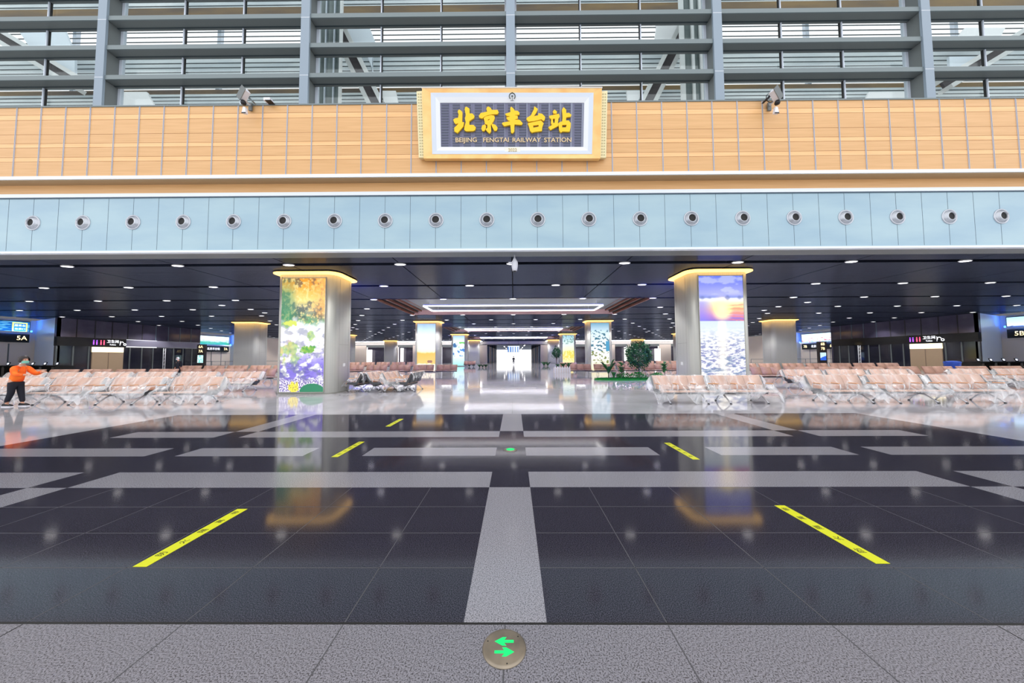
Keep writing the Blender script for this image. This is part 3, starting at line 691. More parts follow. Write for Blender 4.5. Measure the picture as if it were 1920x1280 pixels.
def pic_sea(u, v):
    w = fbm(u*9, v*60, 2, 4); n = fbm(u*2.2, v*16, 8, 5)
    if v > .6:
        t = (v-.6)/.4
        c = grad([(0, L3(92, 76, 190)), (.12, L3(190, 120, 180)), (.26, L3(238, 180, 120)), (.4, L3(246, 232, 170)), (.49, L3(236, 238, 250)), (.53, L3(110, 128, 205)), (.6, L3(150, 155, 228)), (.8, L3(120, 130, 230)), (1, L3(92, 112, 222))], t+.02*n)
        d_ = ((u-.52)**2*1.3+((t-.27)*1.0)**2)**.5; c = lerp((1.7, 1.3, .45), c, sm(.02, .34, d_))
        c = lerp(c, L3(120, 118, 228), .75*sm(.42, .05, u)*sm(.5, .4, t))
        c = lerp(c, L3(232, 120, 100), .65*sm(.55, .8, u)*sm(.42, .36, t)*sm(.0, .4, math.sin(t*75+n*3)))
        c = lerp(c, L3(85, 100, 170), .8*sm(.0, .1, noise.noise(Vector((u*7, 0, 5)))*.2+.04-abs(t-.515)*1.5))
        c = lerp(c, L3(190, 196, 244), .55*sm(.05, .35, n)*sm(.55, .65, t))
    else:
        t = v/.6
        c = grad([(0, L3(225, 225, 228)), (.3, L3(222, 226, 238)), (.5, L3(205, 208, 228)), (.75, L3(232, 238, 244)), (1, L3(212, 228, 238))], t)
        g = max(0, 1-abs(u-.5)/(.1+.2*(1-t))); c = lerp(c, (1.3, 1.2, .95), g*.9)
        c = tuple(x*.85 for x in c); k = sm(.95, .6, t); c = lerp(c, L3(84, 92, 160), .75*sm(.02, .22, w)*(1-g*.6)*k); c = lerp(c, (1.2, 1.15, 1.1), .7*sm(.05, .25, -w)*k)
        c = lerp(c, L3(60, 104, 150), .6*sm(.1, .3, fbm(u*4, v*26, 9, 3))*sm(.55, .45, t))
    return tuple(x*1.4 for x in c)
def pic_field(u, v):
    c = grad([(0, L3(255, 235, 215)), (.14, L3(250, 235, 215)), (.16, L3(240, 190, 110)), (.38, L3(235, 180, 80)), (.42, L3(255, 240, 200)), (.6, L3(255, 253, 245)), (.85, L3(200, 225, 245)), (1, L3(150, 180, 225))], v+.02*fbm(u*4, v*4, 1))
    if (u-.7)**2/.02+(v-.2)**2/.001 < 1: c = L3(150, 110, 90)
    return tuple(x*1.5 for x in c)
def pic_lake(u, v):
    c = grad([(0, L3(150, 235, 225)), (.3, L3(225, 250, 250)), (.6, L3(220, 245, 255)), (.8, L3(235, 250, 255)), (1, L3(160, 200, 240))], v); n = fbm(u*3, v*7, 4)
    if .6 < v < .8 and n > .1: c = L3(110, 200, 80) if u > .4 else L3(60, 110, 160)
    elif .3 < v < .6 and n < -.2: c = L3(70, 130, 200)
    return tuple(x*1.4 for x in c)
def pic_yellow(u, v):
    c = grad([(0, L3(255, 240, 200)), (.25, L3(245, 215, 90)), (.45, L3(225, 215, 80)), (.5, L3(235, 240, 190)), (.7, L3(225, 240, 230)), (1, L3(150, 200, 220))], v+.05*fbm(u*5, v*8, 4)); n = fbm(u*8, v*16, 2)
    if v > .7 and n > .15: c = L3(120, 160, 150)
    if v < .48 and n > .2: c = L3(250, 245, 170)
    return tuple(x*1.3 for x in c)
def pic_pine(u, v):
    c = grad([(0, L3(250, 235, 190)), (.3, L3(245, 250, 240)), (.5, L3(240, 250, 255)), (.8, L3(215, 238, 250)), (1, L3(110, 165, 195))], v); n = fbm(u*6, v*20, 3, 6)
    if .15 < v < .85 and n > .14+abs(u-.45)*.3: c = L3(50, 110, 130) if v > .4 else L3(120, 130, 60)
    if u > .8 and .4 < v < .62: c = L3(60, 150, 190)
    return tuple(x*1.25 for x in c)
def column(cx, Yf, label, front=None, back=True, res=(70, 180), group='clad columns'):
    o = empty('clad_column', (cx, Yf, 0)); tag(o, label, 'column', group)
    hw, dp = 1.38, 1.85; b = MB()
    poly = rrect(-hw, hw, 0, dp, .42, 8); b.prism([(x, y, .06) for x, y in poly], (0, 0, CH-.14), M_clad, True); b.build('cladding', o)
    b = MB(); b.prism([(x*.985, dp/2+(y-dp/2)*.985, 0) for x, y in poly], (0, 0, .06), M_cladt); b.build('plinth', o)
    b = MB()
    for s in (-1, 1):
        for yy in (.5, dp-.5): b.box(s*hw-.004, s*hw+.004, yy-.006, yy+.006, .1, CH-.25, M_cladt)
        b.box(s*hw-.004, s*hw+.004, .5, dp-.5, 2.3, 2.312, M_cladt)
    b.build('joint', o)
    # flared amber cove
    b = MB(); n = len(poly); sc = lambda p, k: ((p[0])*(1+k/hw), dp/2+(p[1]-dp/2)*(1+k/(dp/2)))
    lo = [sc(p, .005)+(CH-.15,) for p in poly]; hi = [sc(p, .22)+(CH-.08,) for p in poly]; tp = [sc(p, .22)+(CH-.05,) for p in poly]
    for k in range(n):
        k2 = (k+1) % n; b.face([lo[k], lo[k2], hi[k2], hi[k]], M_amber, True); b.face([hi[k], hi[k2], tp[k2], tp[k]], M_amber, True)
    b.face(tp, M_ivory); b.build('cove_light', o)
    if front:
        M = basis((-.03, -.035, .12), (1, 0, 0), (0, 0, 1))
        picture('picture_panel', 2.02, CH-.45, res[0], res[1], front, M, M_pic, o)
        b = MB()
        for x in (-1.05, 1.0): b.box(x-.012, x+.012, -.05, .02, .08, CH-.27, M_cladt)
        b.box(-1.05, 1.0, -.05, .02, CH-.33, CH-.3, M_cladt); b.box(-1.05, 1.0, -.05, .02, .08, .115, M_cladt); b.build('picture_frame', o)
    if back:
        b = MB(); b.box(-.9, .9, dp+.3, dp+.38, CH-.9, CH-.82, mat('added_blue_glow', (.1, .2, 1, 1), .5, emit=(.04, .14, 1, 1), es=60)); b.box(-.6, -.55, dp, dp+.3, CH-.88, CH-.84, M_steeld); b.box(.55, .6, dp, dp+.3, CH-.88, CH-.84, M_steeld); b.build('added_blue_strip', o)  # made-up blue strip, added to tint the dark ceiling behind the column
        M = basis((0, dp+.035, .12), (-1, 0, 0), (0, 0, 1))
        picture('picture_panel', 2.02, CH-.45, 6, 14, lambda u, v: tuple(9*c for c in lerp(L3(60, 80, 245), L3(10, 50, 255), v)), M, M_pic2, o)
    return o
CXL, CXR = X0-9.66, X0+9.62
c = column(CXL, 14.7, 'large beige column with backlit autumn stream picture, front left', pic_stream, True, (90, 230))
b = MB(); b.box(1.385, 1.40, .85, 1.05, 1.25, 1.4, M_white); b.build('wall_socket', c)
c = column(CXR, 14.7, 'large beige column with backlit sunset sea picture, front right', pic_sea, True, (90, 230))
b = MB(); b.box(-1.40, -1.385, .85, 1.05, 1.25, 1.4, M_white); b.build('wall_socket', c)
column(CXL, 35.5, 'beige column with pale sky over golden field picture, second on the left of the aisle', pic_field, True, (40, 90))
column(CXR, 35.5, 'beige column with pine tree picture, second on the right of the aisle', pic_pine, True, (40, 90))
column(CXL, 56.3, 'distant column with pale blue lake picture, third on the left of the aisle', pic_lake, True, (30, 60))
column(CXR, 56.3, 'distant column with yellow field picture, third on the right of the aisle', pic_yellow, True, (30, 60))
column(CXL, 77.1, 'plain far column at the end of the aisle, left', None, False)
column(CXR, 77.1, 'plain far column at the end of the aisle, right', None, False)
for s, nm in ((-1, 'left'), (1, 'right')):
    column(X0+s*30.1, 35.5, 'plain beige column with amber top among the seats, %s side' % nm, None, False)
    column(X0+s*30.1, 56.3, 'plain beige column farther back beside the big picture column, %s side' % nm, None, False)
    column(X0+s*30.1, 77.1, 'plain far column near the back wall, %s side' % nm, None, False)

# ================================================================ HALL WALLS
SX = 44.8
def swall(s):
    nm = 'left' if s < 0 else 'right'
    x = X0+s*SX; ya, yb = 31.0, 45.2
    def bx(b, d0, d1, y0, y1, z0, z1, m): b.box(min(x+s*d0, x+s*d1), max(x+s*d0, x+s*d1), y0, y1, z0, z1, m)
    zb0, zb1 = 2.95, 3.85; split = 36.6
    w = struct(empty('wall_'+nm, (x, 0, 0)))
    def bl(b, name):
        o = b.build(name); o.data.transform(Matrix.Translation((-x, 0, 0))); o.parent = w; return o
    b = MB(); bx(b, .0, .2, ya, yb, zb1, CH, M_upglass)
    k = 0
    y = ya+1.45
    while y < yb: bx(b, -.015, 0, y-.04, y+.04, zb1, CH, M_black if y < 38.5 else M_panelgap); y += 1.45
    bl(b, 'upper_cladding')
    b = MB(); bx(b, -.12, .2, ya, split if s < 0 else yb, zb0, zb1, M_blackgloss)
    if s < 0: bx(b, -.1, .2, split, yb, zb0+.1, zb1-.05, M_greyband)
    bl(b, 'sign_band')
    b = MB(); bx(b, .0, .15, ya, yb, 0, zb0, M_darkglass); bl(b, 'dark_glazing')
    y = ya+.05
    while y < yb+.1: b = MB(); bx(b, -.06, .02, y-.05, y+.05, 0, zb0, M_steeld); bl(b, 'mullion'); y += 1.2
    # beige lit doorway
    d0, d1 = 33.7, 36.4
    b = MB(); bx(b, -.1, .0, d0, d1, 0, 2.35, M_beige); bx(b, -.12, -.1, (d0+d1)/2-.02, (d0+d1)/2+.02, 0, 2.3, M_trunk); bl(b, 'door_leaf')
    b = MB(); bx(b, -.1, .0, d0, d1, 2.35, 2.9, M_litpanel); bl(b, 'lit_transom')
    # sign lettering: rest rooms sign
    xd = (0, s*-1, 0); M = lambda yy, zz: basis((s*-.135, yy, zz), (0, -s, 0) if s > 0 else (0, 1, 0), (0, 0, 1))
    yc = 35.0
    sgn = 1 if s < 0 else -1
    def T(body, off, z, size, m, nmx='sign_lettering'):
        o = text(nmx, body, size, m, M(yc+sgn*off, z), w, .01); return o
    T('卫生间', .35, 3.52, .36, M_signtext); T('Toilets', .35, 3.18, .2, M_signtext)
    for q, cc in ((-1.15, (.4, .1, .9, 1)), (-.55, (1, .1, .2, 1))):
        b = MB(); mm = mat('pictogram_%d' % (q < -1), cc, .5, emit=cc, es=1.2)
        for e in (-.13, .13):
            b.box(s*-.15, s*-.135, yc+sgn*(q+e)-.05, yc+sgn*(q+e)+.05, 3.14, 3.5, mm); b.box(s*-.15, s*-.135, yc+sgn*(q+e)-.04, yc+sgn*(q+e)+.04, 3.54, 3.64, mm)
        o = b.build('pictogram', w)
    b = MB(); b.box(s*-.15, s*-.135, yc+sgn*1.0-.012, yc+sgn*1.0+.012, 3.12, 3.62, M_signtext); o = b.build('divider', w)
    b = MB(); b.tube([(s*-.14, yc+sgn*(1.18+.14*math.cos(a)), 3.4+.14*math.sin(a)) for a in [k*PI/8 for k in range(9)]][::1]+[(s*-.14, yc+sgn*1.05, 3.3)], .03, M_signtext, 5); b.tube([(s*-.14, yc+sgn*(1.45+.11*math.cos(a)), 3.25+.11*math.sin(a)) for a in [k*PI/8 for k in range(17)]], .028, M_signtext, 5); b.build('pictogram', w)
    # splayed pale wing at the near end and gate recess
    def wing(y_near, y_far, name):
        b = MB(); xo = s*(SX+6.0)+X0
        p = [(x-X0+X0, y_near, 0), (xo, y_far, 0), (xo, y_far+.3, 0), (x, y_near+.3, 0)]
        if s > 0: p = p[::-1]
        b.prism(p[::-1], (0, 0, CH), M_bluewing); o = b.build('wall_%s_wing' % nm); struct(o); return o
    wing(31.0, 33.6, ''); 
    wing(54.4, 57.0, '')
    xr = X0+s*(SX+6.0)
    for (r0, r1, who) in ((12.0, 33.6, 'near'), (48.0, 57.0, 'far')):
        b = MB(); zz0, zz1 = 3.2, 4.2
        b.box(min(xr, xr+s*.3), max(xr, xr+s*.3), r0, r1, 0, CH, M_wallpink)
        for k in range(int((r1-r0)/1.8)):
            y = r0+k*1.8; b.box(min(xr-s*.03, xr), max(xr-s*.03, xr), y, y+.08, 0, zz0, M_steeld)
        struct(b.build('wall_%s_recess' % nm))
        g = empty('led_screen', (xr-s*.25, r1-.5, 0)); tag(g, {'left_near': 'long blue screen with light streaks above the 5A gate sign at the far left', 'right_near': 'long screen with pale sky and roof tops above the 5B gate sign', 'left_far': 'screen with green mountains above the 7A gate sign on the left', 'right_far': 'screen with snowy mountains above the 7B gate sign on the right'}['%s_%s' % (nm, who)], 'screen', 'screens above the gates')
        L = (r1-r0)-1.2
        h0, h1 = 4.3, 5.45
        if who == 'far': h0, h1 = 3.75, 5.3
        M_ = basis((0, -L/2-.1, h0), (0, 1, 0) if s < 0 else (0, -1, 0), (0, 0, 1))
        # u runs left to right as seen from the hall
        def pf(u, v):
            if s < 0 and who == 'near':
                st = math.sin(v*38+u*14+3*fbm(u*5, v*3))
                c = L3(20, 120, 190) if st > .3 else L3(120, 205, 235) if st > -.3 else L3(10, 70, 150)
                return c
            if s > 0 and who == 'near':
                c = grad([(0, L3(235, 240, 250)), (.15, L3(215, 230, 248)), (1, L3(165, 215, 245))], v); n = fbm(u*26, 0, 3)
                if v < .16+.1*n+.06: c = L3(60, 70, 110)
                if v < .06: c = L3(230, 235, 245)
                return tuple(1.2*x for x in c)
            if s < 0: 
                n = fbm(u*9, v*5, 3); c = grad([(0, L3(20, 140, 90)), (.35, L3(60, 150, 110)), (.5, L3(170, 205, 215)), (.75, L3(240, 250, 255)), (1, L3(210, 240, 255))], v+.18*n)
                return tuple(1.4*x for x in c)
            n = fbm(u*14, v*9, 6); c = grad([(0, L3(60, 130, 90)), (.2, L3(190, 205, 210)), (.5, L3(235, 225, 225)), (.8, L3(240, 248, 255)), (1, L3(200, 235, 255))], v+.2*n)
            if n > .3 and v < .6: c = L3(180, 90, 80)
            return tuple(1.4*x for x in c)
        picture('screen_face', L, h1-h0, 120, 24, pf, M_, M_pic2, g)
        b = MB(); b.box(min(0, s*.2)+s*.02, max(0, s*.2)+s*.02, -L-.15, -.05, h0-.06, h1+.06, M_blackgloss); b.build('screen_case', g)
        if s < 0 and who == 'near':
            b = MB(); yy = -.78
            b.box(.02, .04, yy-.5, yy+.5, h0+.1, h1-.08, mat('yellow_box', srgb(220, 230, 60), .5, emit=srgb(215, 225, 60), es=1.2)); b.box(.04, .05, yy-.4, yy+.4, h0+.2, h1-.18, mat('teal_box', srgb(20, 110, 150), .5, emit=srgb(20, 100, 150), es=.7))
            b.build('screen_notice', g)
            text('notice_text', '服务台', .25, M_signtext, basis((.06, yy, h0+.75), (0, 1, 0), (0, 0, 1)), g, .004); text('notice_text', '检票口', .24, M_signtext, basis((.06, yy, h0+.4), (0, 1, 0), (0, 0, 1)), g, .004)
        b = MB(); b.box(min(-s*.5, -s*.42), max(-s*.5, -s*.42), -min(L, 14), -.3, h0+.02, h0+.1, mat('added_blue_wash', (.1, .3, 1, 1), .5, emit=(.02, .2, 1, 1), es=75)); b.box(min(-s*.56, -s*.36), max(-s*.56, -s*.36), -min(L, 14)-.05, -.25, h0-.06, h0+.0, M_bluewing); b.box(min(-s*.58, -s*.56), max(-s*.58, -s*.56), -min(L, 14)-.05, -.25, h0-.06, h0+.13, M_bluewing); b.box(min(-s*.58, -s*.36), max(-s*.58, -s*.36), -.27, -.25, h0-.06, h0+.3, M_bluewing); b.box(min(0, -s*.5), max(0, -s*.5), -.4, -.34, h0, h0+.04, M_black); b.box(min(0, -s*.5), max(0, -s*.5), -min(L, 14)+.1, -min(L, 14)+.16, h0, h0+.04, M_black); b.build('added_blue_strip', g)  # added blue strip and shielding trough, stand in for screen glow on the ceiling
        # black gate sign band under the screen
        sb = empty('gate_sign', (xr-s*.3, r1-.5, 0)); lab = {'left_near': 'black gate sign reading 5A at the far left', 'right_near': 'black gate sign reading 5B at the far right', 'left_far': 'black gate sign reading 7A under the mountain screen on the left', 'right_far': 'black gate sign reading 7B under the mountain screen on the right'}['%s_%s' % (nm, who)]
        tag(sb, lab, 'sign', 'black gate signs')
        z1s = h0-.1; z0s = z1s-(.85 if who == 'near' else .95)
        b = MB(); b.box(min(0, s*.25), max(0, s*.25), -L-.1, -.1, z0s, z1s, M_blackgloss); b.build('sign_board', sb)
        xd = (0, 1, 0) if s < 0 else (0, -1, 0)
        def T2(body, yy, size, m): text('sign_lettering', body, size, m, basis((-s*.01, yy, (z0s+z1s)/2), xd, (0, 0, 1)), sb, .01)
        num = '5' if who == 'near' else '7'; ab = 'A' if s < 0 else 'B'
        if who == 'near':
            T2(num+ab, -.62 if s < 0 else -.9, .62, M_signgold)
            if s < 0: T2('北', -2.9, .42, M_signtext); T2('京', -3.7, .42, M_signtext)
            else: T2('北', -2.45, .42, M_signtext); T2('京', -3.15, .42, M_signtext); T2('丰', -3.85, .42, M_signtext)
        else:
            T2(num+ab, -.75, .62, M_signgold); T2('北京丰台站', -3.0, .46, M_signtext); T2('6'+ab, -5.4, .62, M_signgold)
        # ticket gates
        if who == 'near':
            for k in range(7):
                gx = s*(42.2+k*1.15)+X0
                t = empty('ticket_gate', (gx, 29.8, 0)); tag(t, 'black ticket gate with small tilted screen, %s from the aisle side in the %s row' % (ORD[k+1], nm), 'ticket gate', 'ticket gates on the '+nm)
                b = MB(); b.prism([(-.12, -.7, 0), (-.12, .7, 0), (-.12, .7, .98), (-.12, -.55, 1.0), (-.12, -.7, .9)], (.24, 0, 0), M_blackgloss); b.build('cabinet', t)
                b = MB(); b.box(-.16, .16, -.75, .75, 1.0, 1.05, M_black); b.build('top_plate', t)
                b = MB(); Mx = Matrix.Translation((0, -.4, 1.2)) @ Matrix.Rotation(math.radians(-20), 4, 'X'); b.box(-.14, .14, -.02, .02, -.14, .16, M_black, Mx); b.box(-.08, .08, -.026, -.02, -.07, .09, M_litpanel if False else mat('gate_screen', (.8, .85, 1, 1), .4, emit=(.8, .85, 1, 1), es=.8), Mx); b.build('reader_screen', t)
    # closing walls
    b = MB(); b.box(min(x, xr), max(x, xr), yb, yb+.2, 0, CH, M_upglass); struct(b.build('wall_%s_return' % nm))
    b = MB(); b.box(min(xr, xr+s*.3), max(xr, xr+s*.3), 57, 85, 0, CH, M_wallpink); struct(b.build('wall_%s_rear' % nm))
for s in (-1, 1): swall(s)

# black gate totems with 6A 7A
for s, ab in ((-1, 'A'), (1, 'B')):
    p = at(375 if s < 0 else 1544.5, 690, 44); nm = 'left' if s < 0 else 'right'
    t = empty('sign_totem', (p.x, 44, 0)); tag(t, 'tall dark sign totem reading 6%s and 7%s with a lit screen, %s side' % (ab, ab, nm), 'sign')
    b = MB(); b.box(-.55, .55, 0, .3, 0, 3.55, mat('totem_brown', srgb(52, 46, 46), .4)); b.build('totem_body', t)
    for i, q in enumerate(('6', '7')): text('sign_lettering', q+ab, .52, M_signgold, basis((0, -.02, 3.2-i*.62), (1, 0, 0), (0, 0, 1)), t, .01)
    picture('screen_face', .8, 1.05, 10, 12, (lambda u, v: lerp(L3(60, 200, 190), L3(240, 250, 255), .5+fbm(u*4, v*4))) if s < 0 else (lambda u, v: L3(40, 90, 200) if v < .3+.3*u else L3(190, 220, 245)), basis((0, -.02, 1.0), (1, 0, 0), (0, 0, 1)), M_pic2, t)
# railing between the gates and the seats
for s, nm in ((-1, 'left'), (1, 'right')):
    t = empty('guard_rail', (X0+s*41, 47.5, 0)); tag(t, 'thin metal guard rail in front of the far gates, %s side' % nm, 'rail', 'guard rails by the far gates')
    b = MB(); b.tube([(-6, 0, 1.15), (6, 0, 1.15)], .03, M_steeld, 6); b.tube([(-6, 0, .6), (6, 0, .6)], .02, M_steeld, 6); b.build('rail', t)
    for k in range(7): b = MB(); b.tube([(-6+2*k, 0, 0), (-6+2*k, 0, 1.15)], .03, M_steeld, 6); b.build('post', t)
# blue bin on the right
p = at(1786, 690, 28.5); t = empty('blue_bin', (p.x, 28.5, 0)); tag(t, 'blue bin behind the seats near the right ticket gates', 'bin')
b = MB(); b.lathe([(.4, 0), (.48, .95), (.5, .98), (.5, 1.02)], M_bluebin, 20); b.build('bin_body', t)
b = MB(); b.lathe([(.5, 1.02), (.45, 1.1), (.2, 1.15), (.01, 1.16)], M_bluebin, 20); b.build('bin_lid', t)
# hanging cable masts in front of the glass walls
for s, px in ((-1, 307), (1, 1613)):
    p = at(px, 690, 40); t = empty('scissor_mast', (p.x, 40, 0)); tag(t, 'slim white lattice mast in front of the dark glazing, %s' % ('left' if s < 0 else 'right'), 'mast', 'lattice masts')
    for dx in (-.13, .13): b = MB(); b.tube([(dx, 0, 0), (dx, 0, 2.9)], .035, M_white, 6); b.build('rail', t)
    b = MB()
    for k in range(6): b.tube([(-.13, 0, .3+.45*k), (.13, 0, .55+.45*k)], .015, M_white, 5)
    b.build('lattice', t)

# back wall of the hall with openings
YB = 85
mb = MB()
def bw(px0, px1, z0, z1, m, dy=0, th=.3):
    mb.box(at(px0, 650, YB).x, at(px1, 650, YB).x, YB+dy, YB+dy+th, z0, z1, m)
bw(560, 1370, 4.75, CH+.1, M_wallwhite)
for a, c in ((560, 600), (664, 687), (736, 746), (774, 782), (824, 828), (897, 913), (1014, 1032), (1100, 1107), (1146, 1153), (1176, 1183), (1236, 1258), (1320, 1370)): bw(a, c, 0, 4.75, M_wallpink)
for a, c in ((687, 736), (746, 774), (1183, 1236), (1153, 1176), (782, 824), (1107, 1146), (828, 897), (1032, 1100), (600, 664), (1258, 1320)):
    bw(a, c, 4.3, 4.75, M_steeld); bw(a, c, 0, 4.3, M_upglass, .8)
bw(560, 912, 4.75, 4.85, M_steeld, -.05); bw(1015, 1370, 4.75, 4.85, M_steeld, -.05)
struct(mb.build('wall_back'))
for a, c, zz in ((688, 698, 3.6), (1227, 1238, 3.6), (751, 757, 4.0), (1170, 1176, 4)):
    b = MB(); xa, xb = at(a, 660, YB).x, at(c, 660, YB).x; b.box(-(xb-xa)/2, (xb-xa)/2, 0, .1, .4, zz, mat('bright_poster', (1, .97, .93, 1), .5, emit=(1, .96, .92, 1), es=1.1)); tag(b.build('poster_lightbox', None, ((xa+xb)/2, YB-.12, 0)), 'tall bright light panel on the back wall, %s of the aisle' % {688: 'outer one left', 1227: 'outer one right', 751: 'inner one left', 1170: 'inner one right'}[a], 'light box')
for xa_, xb_, nm_ in ((at(562, 650, YB).x, at(905, 650, YB).x, 'left'), (at(1022, 650, YB).x, at(1368, 650, YB).x, 'right')):
    b = MB(); b.box(-(xb_-xa_)/2, (xb_-xa_)/2, -.25, .0, -.08, 0, mat('wall_wash_led', (1, 1, 1, 1), .5, emit=(1, .97, .95, 1), es=14)); tag(b.build('wall_washer', None, ((xa_+xb_)/2, YB-1.3, CH)), 'long white wall washer light at the ceiling before the back wall, %s of the aisle' % nm_, 'ceiling light')
# wing walls to the sides at the back
mb = MB(); mb.box(-51, at(560, 650, YB).x, YB, YB+.3, 0, CH, M_wallpink); mb.box(at(1370, 650, YB).x, 51, YB, YB+.3, 0, CH, M_wallpink); struct(mb.build('wall_back_side'))
# corridor beyond the opening
mb = MB(); xa, xb = at(905, 660, YB).x, at(1022, 660, YB).x
YE = 150
mb.box(xa-.3, xa, YB+.3, YE, 0, 4.8, M_wallwhite); mb.box(xb, xb+.3, YB+.3, YE, 0, 4.8, M_wallwhite)
mb.box(xa, xb, YE, YE+.3, 0, 4.8, mat('bright_end', (1, 1, 1, 1), .5, emit=(1, 1, 1, 1), es=1.4))
for k in range(7):
    y = YB+3+k*8
    for s, xx in ((1, xa), (-1, xb)): mb.box(min(xx, xx+s*.9), max(xx, xx+s*.9), y, y+.9, 0, 4.8, M_steel if k % 2 else M_wallpink)
struct(mb.build('wall_corridor'))
mb = MB(); mb.box(xa, xb, YB, YE, 4.8, 4.95, M_ceil); struct(mb.build('ceiling_corridor'))
for k in range(5):
    b = MB(); b.box(-.1, .1, -4, 4, 0, .04, M_led); tag(b.build('corridor_light', None, (X0+(-3 if k % 2 else 3), YB+6+k*11, 4.755)), 'strip light in the bright far corridor, %s from the entrance' % ORD[k+1], 'ceiling light', 'strip lights in the far corridor')
# departures board
p = at(963, 654, 84.3); t = empty('departures_board', (p.x, 84.3, p.z)); tag(t, 'hanging blue and white departures board at the far end of the aisle', 'screen')
picture('screen_face', 3.1, 1.6, 24, 12, lambda u, v: L3(70, 120, 190) if int(u*10) % 2 == 0 and v < .85 else L3(225, 235, 245), basis((0, -.06, -.8), (1, 0, 0), (0, 0, 1)), M_pic2, t)
b = MB(); b.box(-1.6, 1.6, -.05, .15, -.85, .85, M_steeld); b.build('board_case', t)
for x in (-1.2, 1.2): b = MB(); b.tube([(x, .05, .85), (x, .05, CH-p.z)], .04, M_steeld, 6); b.build('hanging_rod', t)

# ================================================================ SEATS
def seat_unit(full=True, upm=M_peach):
    o = empty('airport_bench')
    for i in range(3):
        x = (i-1)*.645
        prof = [(-.5, .40), (-.52, .43), (-.50, .455), (-.3, .445), (-.06, .42), (.0, .425), (.02, .39), (-.2, .375)]
        b = MB(); b.prism([(x-.315, y, z) for y, z in prof], (.63, 0, 0), upm, True); so = b.build('seat', o)
        prof = [(.03, .46), (.07, .6), (.16, .8), (.235, .93), (.265, .955), (.30, .93), (.22, .75), (.13, .58), (.09, .44)]
        b = MB(); b.prism([(x-.315, y, z) for y, z in prof], (.63, 0, 0), upm, True); b.build('backrest', o)
        if full:
            b = MB(); prof2 = [(y+.018, z-.004) for y, z in prof[4:]]+[(.1, .45), (.15, .58), (.24, .76), (.322, .93)]
            b.prism([(x-.312, .30+.0, .93), (x-.312, .325, .925), (x-.312, .245, .74), (x-.312, .155, .57), (x-.312, .115, .43), (x-.312, .092, .435), (x-.312, .132, .575), (x-.312, .222, .745)], (.624, 0, 0), M_seatedge, True); b.build('back_shell', o)
    b = MB(); b.box(-.98, .98, -.14, -.04, .3, .365, M_seatedge); b.build('beam', o)
    for x in (-.66, .66):
        b = MB()
        b.tube([(x, -.55, .03), (x, -.5, .06), (x, -.3, .2), (x, -.16, .285), (x, -.02, .285), (x, .14, .2), (x, .26, .06), (x, .3, .03)], [.02, .022, .024, .03, .03, .024, .022, .02], M_chrome, 8)
        b.build('leg', o)
        if full:
            for yy in (-.55, .3): b = MB(); b.lathe([(.035, 0), (.035, .02), (.02, .04)], M_seatedge, 10, Matrix.Translation((x, yy, 0))); b.build('foot', o)
    if full:
        for k in range(4):
            x = (k-1.5)*.645; b = MB()
            b.tube([(x, .02, .4), (x, -.02, .5), (x, -.03, .63), (x, -.09, .67), (x, -.34, .67), (x, -.4, .64), (x, -.41, .56), (x, -.38, .42)], .016, M_chrome, 6)
            b.box(x-.03, x+.03, -.36, -.08, .675, .7, M_armwood); b.build('armrest', o)
        for s in (-1, 1):
            b = MB(); x = s*.985; b.prism([(x-.012, -.48, .4), (x-.012, -.05, .36), (x-.012, .08, .42), (x-.012, .3, .92), (x-.012, .23, .94), (x-.012, .0, .5), (x-.012, -.4, .5)], (.024, 0, 0), M_seatedge); b.build('end_panel', o)
    return o
bench = seat_unit(True); bench_far = seat_unit(False, M_peach2)
used = {}
def put(src, x, y, rz, label, group):
    o = src if src.name not in used else copy_tree(src); used[src.name] = 1
    o.location = (x, y, 0); o.rotation_euler = (0, 0, rz); tag(o, label, 'bench', group); return o
def film(seed, lo=.12, cut=1.2, side=(1, 1), over=.55):
    """crumpled sheet draped over a bench: back top, seat, hanging hem"""
    rnd = random.Random(seed); b = MB()
    path = [(.42, over), (.4, .66), (.37, .82), (.33, .95), (.26, .985), (.19, .93), (.1, .78), (.0, .64), (-.12, .6), (-.26, .64), (-.38, .62), (-.47, .52), (-.56, .47), (-.585, .4), (-.6, .3), (-.61, .2), (-.62, lo)]
    nx = 46; P = []
    for i in range(nx+1):
        u = -1.18+2.36*i/nx; col = []
        h = .5+.5*math.sin(u*4.2+seed*1.7)+.5*noise.noise(Vector((u*2.2, seed, 0)))
        for j, (y, z) in enumerate(path):
            t = j/(len(path)-1)
            if j > 12: z = path[12][1]+(z-path[12][1])*(.35+.75*max(0, min(1.15, h)))
            if j < 3: z = z+(.18*noise.noise(Vector((u*3, seed+9, j))))
            e = max(0, abs(u)-1.0); 
            sd = side[0] if u < 0 else side[1]
            z2 = z-e*(1.2*sd+.5*noise.noise(Vector((y*5, seed, 3)))) 
            w = .012*noise.noise(Vector((u*9, y*9+z*7, seed*3.1)))+.035*noise.noise(Vector((u*3.1+y*4, z*4, seed*5)))
            if 5 < j < 13 and abs(u) > .35: z2 += 0
            col.append((u*(1-.05*max(0, t-.75)*4)+.02*noise.noise(Vector((u*6, z*8, 2+seed))), y-abs(w)*1.2, max(.015, z2+abs(w))))
        P.append(col)
    n = len(path); m = b.mi(M_film)
    b.v = [p for c in P for p in c]
    for i in range(nx):
        for j in range(n-1):
            b.f.append((i*n+j, i*n+j+1, (i+1)*n+j+1, (i+1)*n+j)); b.m.append(m); b.sm.append(True)
    return b.build('plastic_cover').data
